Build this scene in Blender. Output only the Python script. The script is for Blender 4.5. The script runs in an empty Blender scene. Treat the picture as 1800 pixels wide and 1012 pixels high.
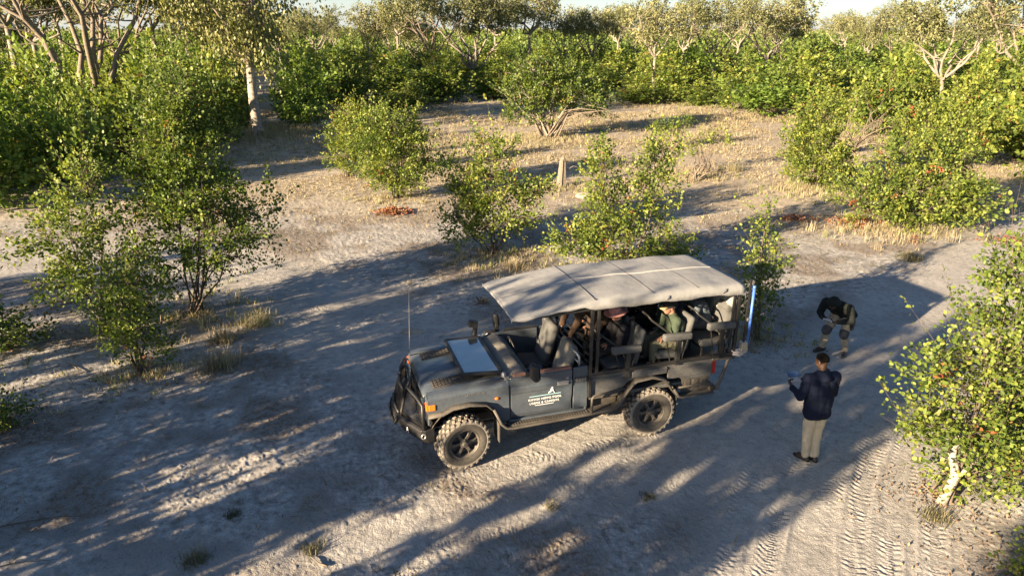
import bpy, bmesh, math, random
import numpy as np
from mathutils import Vector, Matrix
R = math.radians
sc = bpy.context.scene
C = sc.collection
# ---------------------------------------------------------------- camera, sky, sun, exposure
HC = 6.2                       # drone height above the sand
F_PX, PITCH = 1220.0, R(20.494)
cam_d = bpy.data.cameras.new('camera')
cam_d.sensor_width = 36; cam_d.lens = 36 * F_PX / 1800.0
cam_d.clip_start = 0.1; cam_d.clip_end = 9000
cam = bpy.data.objects.new('camera', cam_d); C.objects.link(cam)
cam.location = (0, 0, HC); cam.rotation_euler = (R(90) - PITCH, 0, 0)
sc.camera = cam

SUN_EL = R(15)
SUN_AZ = R(230.5)              # compass-style angle from +Y towards +X: behind and to the left of the camera
w = bpy.data.worlds.new("World"); sc.world = w; w.use_nodes = True
nt = w.node_tree; bgn = nt.nodes['Background']
sky = nt.nodes.new('ShaderNodeTexSky'); sky.sky_type = 'NISHITA'; sky.sun_disc = False
sky.sun_elevation = SUN_EL; sky.sun_rotation = SUN_AZ
sky.altitude = 900; sky.air_density = 1.0; sky.dust_density = 2.5; sky.ozone_density = 3.0
# a pale band of low haze along the horizon, added to the clear sky
tcw = nt.nodes.new('ShaderNodeTexCoord'); sep = nt.nodes.new('ShaderNodeSeparateXYZ'); nt.links.new(tcw.outputs['Generated'], sep.inputs[0])
rw = nt.nodes.new('ShaderNodeValToRGB'); rw.color_ramp.elements[0].position = 0.0; rw.color_ramp.elements[0].color = (2.9, 2.85, 2.75, 1); rw.color_ramp.elements[1].position = 0.10; rw.color_ramp.elements[1].color = (0, 0, 0, 1)
nt.links.new(sep.outputs[2], rw.inputs[0])
adw = nt.nodes.new('ShaderNodeMix'); adw.data_type = 'RGBA'; adw.blend_type = 'ADD'; adw.inputs[0].default_value = 1.0
nt.links.new(sky.outputs[0], adw.inputs[6]); nt.links.new(rw.outputs[0], adw.inputs[7]); nt.links.new(adw.outputs[2], bgn.inputs[0]); bgn.inputs[1].default_value = 0.037
sun_d = bpy.data.lights.new('sun', 'SUN'); sun_d.energy = 5.0; sun_d.angle = R(0.5); sun_d.color = (1.0, 0.77, 0.50)
sun = bpy.data.objects.new('sun', sun_d); C.objects.link(sun)
SDIR = Vector((math.sin(SUN_AZ) * math.cos(SUN_EL), math.cos(SUN_AZ) * math.cos(SUN_EL), math.sin(SUN_EL)))  # towards the sun
sun.rotation_euler = SDIR.to_track_quat('Z', 'Y').to_euler()
sc.view_settings.view_transform = 'Standard'; sc.view_settings.look = 'None'
sc.view_settings.exposure = 2.35; sc.view_settings.gamma = 1
sc.render.engine = 'CYCLES'
sc.cycles.max_bounces = 6; sc.cycles.transparent_max_bounces = 6

_c, _s = math.cos(PITCH), math.sin(PITCH)
def G(px, py):                 # ground point seen at a pixel of the 1800-wide photograph
    x = (px - 900) / F_PX; y = (py - 506) / F_PX
    t = HC / (_s + y * _c)
    return (x * t, (_c - y * _s) * t)

# ---------------------------------------------------------------- object helpers
def tag(o, label=None, cat=None, group=None, kind=None):
    if label: o['label'] = label
    if cat: o['category'] = cat
    if group: o['group'] = group
    if kind: o['kind'] = kind
    return o
def thing(name, label, cat, loc=(0, 0, 0), rz=0, group=None, parent=None):
    o = bpy.data.objects.new(name, None); C.objects.link(o)
    o.empty_display_size = 0.2
    o.location = loc; o.rotation_euler = (0, 0, rz)
    if parent: o.parent = parent
    else: tag(o, label, cat, group)
    return o
def link_mesh(name, me, material, parent=None):
    o = bpy.data.objects.new(name, me); C.objects.link(o)
    if material: me.materials.append(material)
    if parent: o.parent = parent
    return o
def np_mesh(name, V, Fq, k, attrs=None, smooth=False):
    """fast mesh of equal k-gons from numpy arrays"""
    me = bpy.data.meshes.new(name)
    V = np.asarray(V, np.float32); Fq = np.asarray(Fq, np.int32)
    me.vertices.add(len(V)); me.vertices.foreach_set('co', V.ravel())
    me.loops.add(Fq.size); me.loops.foreach_set('vertex_index', Fq.ravel())
    me.polygons.add(len(Fq)); me.polygons.foreach_set('loop_start', np.arange(0, Fq.size, k, dtype=np.int32))
    if smooth: me.polygons.foreach_set('use_smooth', np.ones(len(Fq), bool))
    for n, a in (attrs or {}).items():
        at = me.attributes.new(n, 'FLOAT', 'POINT'); at.data.foreach_set('value', np.asarray(a, np.float32))
    me.update(calc_edges=True)
    return me

class MB:
    def __init__(s): s.v = []; s.f = []
    def add(s, vs, fs, M=None):
        b = len(s.v)
        for p in vs:
            p = Vector(p)
            if M is not None: p = M @ p
            s.v.append(p)
        for f in fs: s.f.append([b + i for i in f])
        return s
    def box(s, c, d, rot=None, taper=(1, 1)):
        x, y, z = d[0] / 2, d[1] / 2, d[2] / 2; tx, ty = taper
        vs = [(-x, -y, -z), (x, -y, -z), (x, y, -z), (-x, y, -z), (-x * tx, -y * ty, z), (x * tx, -y * ty, z), (x * tx, y * ty, z), (-x * tx, y * ty, z)]
        M = Matrix.Translation(c)
        if rot: M = M @ (Matrix.Rotation(rot[2], 4, 'Z') @ Matrix.Rotation(rot[1], 4, 'Y') @ Matrix.Rotation(rot[0], 4, 'X'))
        return s.add(vs, [(3, 2, 1, 0), (4, 5, 6, 7), (0, 1, 5, 4), (1, 2, 6, 5), (2, 3, 7, 6), (3, 0, 4, 7)], M)
    def span(s, a, b):
        return s.box([(a[i] + b[i]) / 2 for i in range(3)], [abs(b[i] - a[i]) for i in range(3)])
    def tube(s, pts, r, n=8, closed=False, cap=True, sq=None):
        P = [Vector(p) for p in pts]; m = len(P)
        rr = r if isinstance(r, (list, tuple)) else [r] * m
        up = None; rings = []
        for i in range(m):
            if closed: t = P[(i + 1) % m] - P[i - 1]
            else: t = (P[min(i + 1, m - 1)] - P[max(i - 1, 0)])
            if t.length < 1e-9: t = Vector((0, 0, 1))
            t.normalize()
            if up is None:
                up = Vector((0, 0, 1)) if abs(t.z) < 0.9 else Vector((1, 0, 0))
            a = up - t * up.dot(t)
            if a.length < 1e-6: a = t.orthogonal()
            a.normalize(); up = a; b = t.cross(a)
            ring = []
            for k in range(n):
                q = 2 * math.pi * (k + 0.5) / n
                ring.append(P[i] + (a * math.cos(q) * (sq[0] if sq else 1) + b * math.sin(q) * (sq[1] if sq else 1)) * rr[i])
            rings.append(ring)
        b0 = len(s.v)
        for g in rings: s.v.extend(g)
        L = m if closed else m - 1
        for i in range(L):
            j = (i + 1) % m
            for k in range(n):
                k2 = (k + 1) % n
                s.f.append([b0 + i * n + k, b0 + i * n + k2, b0 + j * n + k2, b0 + j * n + k])
        if cap and not closed:
            s.f.append([b0 + k for k in range(n)][::-1]); s.f.append([b0 + (m - 1) * n + k for k in range(n)])
        return s
    def bar(s, a, b, wd, ht):          # rectangular bar between two points
        a = Vector(a); b = Vector(b); t = (b - a).normalized()
        up = Vector((0, 0, 1)) if abs(t.z) < 0.9 else Vector((0, 1, 0))
        sd = t.cross(up).normalized(); up = sd.cross(t)
        vs = []
        for p in (a, b):
            for (i, j) in ((-1, -1), (1, -1), (1, 1), (-1, 1)): vs.append(p + sd * i * wd / 2 + up * j * ht / 2)
        return s.add(vs, [(3, 2, 1, 0), (4, 5, 6, 7), (0, 1, 5, 4), (1, 2, 6, 5), (2, 3, 7, 6), (3, 0, 4, 7)])
    def prism(s, poly, a, b, ax='y'):  # extrude a 2-D outline along an axis between a and b
        n = len(poly)
        def P(u, v, w_): return {'y': (u, w_, v), 'x': (w_, u, v), 'z': (u, v, w_)}[ax]
        vs = [P(u, v, a) for u, v in poly] + [P(u, v, b) for u, v in poly]
        fs = [list(range(n))[::-1], list(range(n, 2 * n))] + [[i, (i + 1) % n, n + (i + 1) % n, n + i] for i in range(n)]
        return s.add(vs, fs)
    def loft(s, secs, closed=False, cap=False):
        b = len(s.v); n = len(secs[0])
        for q in secs: s.v.extend(Vector(p) for p in q)
        K = n if closed else n - 1
        for i in range(len(secs) - 1):
            for k in range(K):
                k2 = (k + 1) % n
                s.f.append([b + i * n + k, b + i * n + k2, b + (i + 1) * n + k2, b + (i + 1) * n + k])
        if cap:
            s.f.append([b + k for k in range(n)][::-1]); s.f.append([b + (len(secs) - 1) * n + k for k in range(n)])
        return s
    def lathe(s, prof, n=24, c=(0, 0, 0), ax='z'):   # prof: (radius, height)
        def P(r, h, q):
            x, y = r * math.cos(q), r * math.sin(q)
            p = {'z': (x, y, h), 'y': (x, h, y), 'x': (h, x, y)}[ax]
            return (p[0] + c[0], p[1] + c[1], p[2] + c[2])
        return s.loft([[P(r, h, 2 * math.pi * k / n) for k in range(n)] for r, h in prof], closed=True)
    def ball(s, c, rad, n=12, rot=None):
        if not isinstance(rad, (tuple, list)): rad = (rad,) * 3
        M = Matrix.Translation(c)
        if rot is not None: M = M @ rot.to_4x4()
        m = n // 2; vs = [(0, 0, -rad[2])]
        for i in range(1, m):
            t = -math.pi / 2 + math.pi * i / m
            for k in range(n):
                q = 2 * math.pi * k / n; vs.append((rad[0] * math.cos(t) * math.cos(q), rad[1] * math.cos(t) * math.sin(q), rad[2] * math.sin(t)))
        vs.append((0, 0, rad[2])); fs = []
        for k in range(n):
            k2 = (k + 1) % n
            fs.append((0, 1 + k2, 1 + k)); fs.append((len(vs) - 1, 1 + (m - 2) * n + k, 1 + (m - 2) * n + k2))
            for i in range(m - 2):
                fs.append((1 + i * n + k, 1 + i * n + k2, 1 + (i + 1) * n + k2, 1 + (i + 1) * n + k))
        return s.add(vs, fs, M)
    def capsule(s, a, ra, b, rb, n=12):
        a = Vector(a); b = Vector(b); t = b - a; L = t.length
        if L < 1e-6: return s.ball(a, max(ra, rb), n)
        t /= L; q = t.to_track_quat('Z', 'Y').to_matrix()
        prof = []
        for i in range(0, 5): 
            th = math.pi / 2 * i / 4 ; prof.append((ra * math.sin(th) + 1e-5, -ra * math.cos(th)))
        for i in range(0, 5):
            th = math.pi / 2 * i / 4; prof.append((rb * math.cos(th) + 1e-5, L + rb * math.sin(th)))
        M = Matrix.Translation(a) @ q.to_4x4()
        secs = [[M @ Vector((r * math.cos(2 * math.pi * k / n), r * math.sin(2 * math.pi * k / n), h)) for k in range(n)] for r, h in prof]
        return s.loft(secs, closed=True, cap=True)
    def mirror(s):                     # add the y-mirrored copy of everything so far
        b = len(s.v); s.v.extend([Vector((p.x, -p.y, p.z)) for p in s.v[:b]])
        s.f.extend([[b + i for i in f][::-1] for f in list(s.f)])
        return s
    def mesh(s, name, smooth=False):
        me = bpy.data.meshes.new(name)
        me.from_pydata([tuple(p) for p in s.v], [], s.f)
        if smooth:
            me.polygons.foreach_set('use_smooth', [True] * len(me.polygons))
        me.update(); return me
    def build(s, name, m, parent=None, smooth=False, bevel=0, seg=2, angle=35, fixn=True):
        me = s.mesh(name)
        if fixn:
            bm = bmesh.new(); bm.from_mesh(me); bmesh.ops.recalc_face_normals(bm, faces=bm.faces); bm.to_mesh(me); bm.free()
        if smooth:
            me.polygons.foreach_set('use_smooth', [True] * len(me.polygons))
        o = link_mesh(name, me, m, parent)
        if bevel:
            b = o.modifiers.new('bevel', 'BEVEL'); b.width = bevel; b.segments = seg; b.limit_method = 'ANGLE'; b.angle_limit = R(angle)
        if smooth and bevel == 0:
            pass
        return o

# ---------------------------------------------------------------- materials
def nodes(name):
    m = bpy.data.materials.new(name); m.use_nodes = True
    n = m.node_tree; return m, n, n.nodes['Principled BSDF']
def N(n, t, **k):
    x = n.nodes.new(t)
    for a, b in k.items(): setattr(x, a, b)
    return x
def ramp(n, stops, interp='LINEAR'):
    r = N(n, 'ShaderNodeValToRGB'); e = r.color_ramp; e.interpolation = interp
    while len(e.elements) < len(stops): e.elements.new(0.5)
    for el, (p, c) in zip(e.elements, stops):
        el.position = p; el.color = (c, c, c, 1) if isinstance(c, (int, float)) else (*c, 1)
    return r
def mixc(n, fac, a, b, mode='MIX'):
    x = N(n, 'ShaderNodeMix', data_type='RGBA', blend_type=mode)
    for i, v in ((0, fac), (6, a), (7, b)):
        if hasattr(v, 'links'): n.links.new(v, x.inputs[i])
        elif isinstance(v, (int, float)): x.inputs[i].default_value = v
        else: x.inputs[i].default_value = (*v, 1)
    return x.outputs[2]
def noise(n, scale, detail=4, rough=0.55, vec=None, dist=0):
    x = N(n, 'ShaderNodeTexNoise'); x.inputs['Scale'].default_value = scale; x.inputs['Detail'].default_value = detail
    x.inputs['Roughness'].default_value = rough; x.inputs['Distortion'].default_value = dist
    if vec is not None: n.links.new(vec, x.inputs['Vector'])
    return x.outputs['Fac']
def mat(name, base, rough=0.6, metal=0.0, dust=0.0, dust_col=(0.36, 0.31, 0.25), var=0.12, vscale=6, bump=0.0, bscale=40, spec=0.5, coat=0):
    m, n, p = nodes(name)
    tc = N(n, 'ShaderNodeTexCoord'); ob = tc.outputs['Object']
    a = noise(n, vscale, 5, 0.6, ob)
    r = ramp(n, [(0.3, tuple(c * (1 - var) for c in base)), (0.7, tuple(min(1, c * (1 + var)) for c in base))]); n.links.new(a, r.inputs[0])
    col = r.outputs[0]
    if dust > 0:
        d1 = noise(n, 3.1, 8, 0.65, ob); d2 = noise(n, 31, 4, 0.6, ob)
        ml = N(n, 'ShaderNodeMath', operation='MULTIPLY'); n.links.new(d1, ml.inputs[0]); n.links.new(d2, ml.inputs[1])
        rr = ramp(n, [(0.12, dust * 0.35), (0.42, min(1, dust * 1.6))]); n.links.new(ml.outputs[0], rr.inputs[0])
        col = mixc(n, rr.outputs[0], col, dust_col)
        ro = N(n, 'ShaderNodeMapRange'); n.links.new(rr.outputs[0], ro.inputs[0]); ro.inputs[3].default_value = rough; ro.inputs[4].default_value = min(1, rough + 0.45)
        n.links.new(ro.outputs[0], p.inputs['Roughness'])
    else: p.inputs['Roughness'].default_value = rough
    n.links.new(col, p.inputs['Base Color'])
    p.inputs['Metallic'].default_value = metal; p.inputs['Specular IOR Level'].default_value = spec
    if coat: p.inputs['Coat Weight'].default_value = coat; p.inputs['Coat Roughness'].default_value = 0.15
    if bump:
        b = N(n, 'ShaderNodeBump'); b.inputs['Strength'].default_value = bump; b.inputs['Distance'].default_value = 0.01
        n.links.new(noise(n, bscale, 5, 0.6, ob), b.inputs['Height']); n.links.new(b.outputs[0], p.inputs['Normal'])
    return m
def leaf_mat(name, stops, trans=0.35, rough=0.5):
    m, n, p = nodes(name)
    at = N(n, 'ShaderNodeAttribute', attribute_name='tint')
    oi = N(n, 'ShaderNodeObjectInfo')
    ad = N(n, 'ShaderNodeMath', operation='MULTIPLY_ADD'); n.links.new(oi.outputs['Random'], ad.inputs[0]); ad.inputs[1].default_value = 0.20
    sb = N(n, 'ShaderNodeMath', operation='MULTIPLY_ADD'); n.links.new(at.outputs['Fac'], sb.inputs[0]); sb.inputs[1].default_value = 0.5; sb.inputs[2].default_value = -0.09
    n.links.new(sb.outputs[0], ad.inputs[2])
    r = ramp(n, stops); n.links.new(ad.outputs[0], r.inputs[0])
    n.links.new(r.outputs[0], p.inputs['Base Color']); p.inputs['Roughness'].default_value = rough; p.inputs['Specular IOR Level'].default_value = 0.35
    t = N(n, 'ShaderNodeBsdfTranslucent'); n.links.new(mixc(n, 1.0, r.outputs[0], (1.3, 1.35, 0.6), 'MULTIPLY'), t.inputs[0])
    mx = N(n, 'ShaderNodeMixShader'); mx.inputs[0].default_value = trans
    n.links.new(p.outputs[0], mx.inputs[1]); n.links.new(t.outputs[0], mx.inputs[2])
    n.links.new(mx.outputs[0], n.nodes['Material Output'].inputs[0])
    return m
M = {}
M['leaf'] = leaf_mat('shrub_leaf', [(0.0, (0.045, 0.080, 0.018)), (0.17, (0.09, 0.135, 0.025)), (0.33, (0.155, 0.205, 0.036)), (0.50, (0.275, 0.29, 0.06)), (0.62, (0.30, 0.26, 0.08)), (0.72, (0.28, 0.14, 0.05)), (0.95, (0.26, 0.07, 0.035))])
M['leaf_weep'] = leaf_mat('weeping_leaf', [(0.0, (0.085, 0.105, 0.035)), (0.25, (0.155, 0.17, 0.06)), (0.5, (0.25, 0.245, 0.10))], 0.3)
M['leaf_green'] = leaf_mat('green_leaf', [(0.0, (0.05, 0.10, 0.02)), (0.2, (0.11, 0.18, 0.03)), (0.4, (0.17, 0.24, 0.042)), (0.55, (0.24, 0.28, 0.055)), (0.95, (0.25, 0.15, 0.05))])
M['leaf_olive'] = leaf_mat('tree_leaf', [(0.0, (0.10, 0.115, 0.055)), (0.25, (0.19, 0.20, 0.095)), (0.5, (0.30, 0.29, 0.15))], 0.3)
M['leaf_dead'] = leaf_mat('dead_leaf', [(0.000, (0.16, 0.05, 0.025)), (0.250, (0.25, 0.105, 0.055)), (0.500, (0.34, 0.18, 0.10))], 0.2)
M['straw'] = leaf_mat('dry_grass_blade', [(0.0, (0.18, 0.145, 0.10)), (0.25, (0.34, 0.29, 0.20)), (0.4, (0.47, 0.42, 0.30)), (0.5, (0.20, 0.22, 0.08))], 0.3, 0.7)
M['weed'] = leaf_mat('grey_weed', [(0.0, (0.075, 0.07, 0.045)), (0.25, (0.13, 0.125, 0.07)), (0.5, (0.22, 0.19, 0.11))], 0.2, 0.7)
M['litter'] = leaf_mat('litter', [(0.000, (0.07, 0.045, 0.03)), (0.250, (0.17, 0.11, 0.065)), (0.500, (0.33, 0.24, 0.15))], 0.05, 0.8)
M['bark_grey'] = mat('bark_grey', (0.27, 0.24, 0.205), 0.9, var=0.45, vscale=9, bump=0.8, bscale=22)
M['bark_dark'] = mat('bark_dark', (0.10, 0.078, 0.06), 0.9, var=0.4, vscale=12, bump=0.6, bscale=30)
M['bark_pale'] = mat('bark_pale', (0.20, 0.178, 0.15), 0.85, var=0.3, vscale=9, bump=0.7, bscale=22)
M['bark_brown'] = mat('bark_brown', (0.15, 0.125, 0.10), 0.9, var=0.4, vscale=10, bump=0.9, bscale=25)
# ---------------------------------------------------------------- numeric noise
_tab = np.random.RandomState(7).rand(256, 256)
def vn(x, y, s=0):
    x = x + s * 17.31; y = y + s * 9.77
    xi = np.floor(x).astype(np.int64); yi = np.floor(y).astype(np.int64)
    fx = x - xi; fy = y - yi; fx = fx * fx * (3 - 2 * fx); fy = fy * fy * (3 - 2 * fy)
    a = _tab[xi & 255, yi & 255]; b = _tab[(xi + 1) & 255, yi & 255]; c = _tab[xi & 255, (yi + 1) & 255]; d = _tab[(xi + 1) & 255, (yi + 1) & 255]
    return (a * (1 - fx) + b * fx) * (1 - fy) + (c * (1 - fx) + d * fx) * fy
def fbm(x, y, o=4, s=0):
    r = 0; a = 0.5; t = 0
    for i in range(o): r = r + a * vn(x * 2 ** i, y * 2 ** i, s + i); t += a; a *= 0.5
    return r / t
def sst(a, b, x): 
    t = np.clip((x - a) / (b - a), 0, 1); return t * t * (3 - 2 * t)
def spline(pts, step=0.15):
    P = np.array(pts, float); P = np.vstack([2 * P[0] - P[1], P, 2 * P[-1] - P[-2]]); out = []
    for i in range(1, len(P) - 2):
        L = np.linalg.norm(P[i + 1] - P[i]); k = max(2, int(L / step)); t = np.linspace(0, 1, k, endpoint=False)[:, None]
        p0, p1, p2, p3 = P[i - 1], P[i], P[i + 1], P[i + 2]
        out.append(0.5 * ((2 * p1) + (-p0 + p2) * t + (2 * p0 - 5 * p1 + 4 * p2 - p3) * t ** 2 + (-p0 + 3 * p1 - 3 * p2 + p3) * t ** 3))
    return np.vstack(out + [P[-2][None]])
def near_line(X, Y, line, w):
    """signed distance and arc length to a dense polyline, for the points within w"""
    D = np.full(X.shape, 99.0); S = np.zeros(X.shape)
    seg = np.linalg.norm(np.diff(line, axis=0), axis=1); cum = np.concatenate([[0], np.cumsum(seg)])
    ch = 12
    for i in range(0, len(line) - 1, ch):
        a = line[i:i + ch + 1]; lo = a.min(0) - w; hi = a.max(0) + w
        m = np.nonzero((X > lo[0]) & (X < hi[0]) & (Y > lo[1]) & (Y < hi[1]))[0]
        if len(m) == 0: continue
        x = X[m]; y = Y[m]; bd = D[m]; bs = S[m]
        for j in range(len(a) - 1):
            p = a[j]; v = a[j + 1] - p; L = np.hypot(*v)
            if L < 1e-6: continue
            v = v / L; t = np.clip((x - p[0]) * v[0] + (y - p[1]) * v[1], 0, L)
            dx = x - p[0] - v[0] * t; dy = y - p[1] - v[1] * t; d = np.hypot(dx, dy)
            sg = np.sign(dx * v[1] - dy * v[0]); k = d < np.abs(bd)
            bd = np.where(k, d * np.where(sg == 0, 1, sg), bd); bs = np.where(k, cum[i + j] + t, bs)
        D[m] = bd; S[m] = bs
    return D, S
# roads: centre lines through ground points, half-width
ROADS = [([(1900, 400), (1790, 450), (1690, 520), (1560, 615), (1400, 705), (1240, 765), (1010, 770), (830, 665), (700, 592), (560, 535), (420, 487), (240, 455), (0, 452), (-300, 450)], 1.7),
         ([(1480, 1180), (1450, 1010), (1470, 850), (1530, 700), (1620, 580), (1720, 490), (1850, 415)], 1.5),
         ([(1300, 740), (1180, 850), (900, 900), (600, 950), (200, 1010), (-200, 1050)], 0.25)]
TRACKS = [[(1330, 1100), (1345, 1000), (1370, 900), (1420, 800), (1500, 680), (1590, 590), (1700, 500), (1800, 440)],
          [(1450, 1100), (1440, 1000), (1450, 900), (1490, 800), (1560, 690), (1640, 590), (1740, 500), (1850, 430)],
          [(1520, 1100), (1500, 1000), (1500, 910), (1530, 810), (1590, 700), (1670, 600), (1770, 505)],
          [(1240, 1100), (1280, 960), (1320, 860), (1400, 740), (1500, 640), (1600, 560), (1700, 480)],
          [(1640, 560), (1500, 625), (1360, 690), (1250, 745), (1138, 765), (1000, 790), (860, 815)],
          [(1600, 545), (1460, 600), (1320, 640), (1200, 680), (1080, 715), (960, 745), (800, 785), (640, 870), (480, 980), (380, 1060)],
          [(1120, 770), (1000, 830), (880, 890), (760, 960), (640, 1060)],
          [(1000, 750), (900, 800), (770, 850), (650, 900), (500, 990), (400, 1070)],
          [(880, 690), (790, 640), (700, 600), (600, 556), (480, 515), (350, 487), (200, 474), (0, 470), (-200, 470)],
          [(840, 620), (740, 582), (620, 535), (500, 495), (380, 465), (220, 450), (0, 440), (-200, 440)],
          [(700, 650), (640, 615), (560, 580), (470, 530), (380, 505), (250, 500), (60, 510)],
          [(880, 640), (800, 600), (700, 570), (600, 575), (480, 590)],
          [(1550, 620), (1480, 700), (1400, 830), (1300, 930), (1180, 1040)],
          [(1720, 560), (1640, 620), (1560, 720), (1520, 830), (1540, 1000), (1560, 1080)],
          [(640, 530), (700, 620), (760, 690)], [(600, 540), (640, 620), (690, 700)]]
TS = [0.9, 0.8, 0.9, 0.7, 0.55, 0.5, 0.3, 0.25, 0.9, 0.9, 0.8, 0.7, 0.45, 0.7, 0.8, 0.8]
def offset_track(pts, off):
    P = np.array([G(*p) for p in pts]); T_ = np.gradient(P, axis=0); T_ /= np.linalg.norm(T_, axis=1)[:, None]
    return P + np.stack([-T_[:, 1], T_[:, 0]], 1) * off
_r = np.random.RandomState(3)
LINES = [(spline([G(*p) for p in t], 0.12), s_) for t, s_ in zip(TRACKS, TS)]
for off in np.arange(-1.25, 1.3, 0.24):      # the much-driven strip at the lower right
    LINES.append((spline(offset_track(ROADS[1][0], off + _r.uniform(-.05, .05)), 0.12), _r.uniform(0.2, 0.85)))
for off in (-1.3, -0.95, -0.7, -0.42, -0.1, 0.2, 0.55, 0.8, 1.15, 1.4):
    LINES.append((spline(offset_track(ROADS[0][0], off + _r.uniform(-.06, .06)), 0.12), _r.uniform(0.2, 0.55)))
for off in (-0.9, -0.3, 0.35, 0.8): LINES.append((spline(offset_track(ROADS[2][0], off), 0.12), _r.uniform(0.2, 0.45)))
def ground_fields(X, Y, fine=True):
    """height and colour masks of the ground at points"""
    road = np.zeros(X.shape)
    for pts, hw in ROADS:
        ln = spline([G(*p) for p in pts], 0.4); D, S = near_line(X, Y, ln, hw + 1.5)
        wob = 0.5 * (fbm(X * 0.7, Y * 0.7, 3, 5) - 0.5)
        road = np.maximum(road, 1 - sst(hw - 0.5, hw + 0.7, np.abs(D) + wob))
    dist = np.hypot(X, Y)
    H = 0.10 * (fbm(X * 0.22, Y * 0.22, 3, 1) - 0.5) * sst(2, 14, dist)
    rough = 1 - 0.75 * road
    H = H + rough * 0.035 * (fbm(X * 2.3, Y * 2.3, 4, 2) - 0.5) + (0.35 + 0.65 * rough) * 0.012 * (fbm(X * 9, Y * 9, 3, 3) - 0.5) + (0.25 + 0.75 * rough) * 0.014 * sst(60, 20, dist) * (fbm(X * 24, Y * 24, 2, 13) - 0.5)
    cl = fbm(X * 14, Y * 14, 2, 8); H = H + rough * 0.010 * sst(0.60, 0.75, cl)         # hoof marks and clods
    H = H - 0.035 * road
    trk = np.zeros(X.shape)
    if fine:
        for k, (ln, sk) in enumerate(LINES):
            D, S = near_line(X, Y, ln, 0.4)
            a = np.abs(D); m = a < 0.4
            if not m.any(): continue
            d = D[m]; s = S[m]; aa = a[m]; x = X[m]; y = Y[m]
            st = sk * (0.15 + 0.85 * sst(0.38, 0.62, fbm(x * 0.8, y * 0.8, 3, 20 + k))) * sst(0.0, 1.2, s) * sst(0.0, 1.0, s.max() - s)
            inside = 1 - sst(0.115, 0.15, aa)
            s = s + 0.03 * (fbm(x * 6, y * 6, 2, 44) - 0.5); crumble = 0.3 + 0.9 * sst(0.3, 0.65, fbm(x * 7, y * 7, 3, 45)); tread = np.sin(2 * math.pi * (s / 0.10 + (0.5 if k % 2 else -0.5) * np.abs(d) / 0.10)); tread = np.clip(tread * 1.6, -1, 1)
            lug = np.where(aa < 0.045, np.sin(2 * math.pi * (s / 0.05)), tread)
            h = -0.018 * inside + 0.0075 * lug * inside * crumble + 0.011 * np.exp(-((aa - 0.175) / 0.035) ** 2)
            H[m] = H[m] * (1 - 0.6 * inside * st) + h * st
            trk[m] = np.maximum(trk[m], inside * st)
    return H, road, trk, dist
def hz(x, y):
    H, *_ = ground_fields(np.array([float(x)]), np.array([float(y)]), False); return float(H[0])

# radial sheet: fine where the photograph looks closely, coarse elsewhere, out past the horizon
rad = [0.6]
while rad[-1] < 6000:
    r = rad[-1]
    if r < 4.5: st = 0.35
    elif r < 6: st = 0.05
    elif r < 40: st = max(0.0175, 0.00022 * r * r * 0.95)
    else: st = 0.02 * r
    rad.append(r + st)
rad = np.array(rad)
ang = []
a = -math.pi
while a < math.pi - 1e-6:
    ang.append(a); aa = abs(a)
    a += R(0.085) if aa < R(44) else (R(0.4) if aa < R(60) else R(4))
ang = np.array(ang); nA, nR = len(ang), len(rad)
RR, AA = np.meshgrid(rad, ang, indexing='ij')
GX = (RR * np.sin(AA)).ravel(); GY = (RR * np.cos(AA)).ravel()
GH, g_road, g_trk, g_dist = ground_fields(GX, GY)
GH = GH * (1 - sst(70, 150, g_dist))
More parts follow.
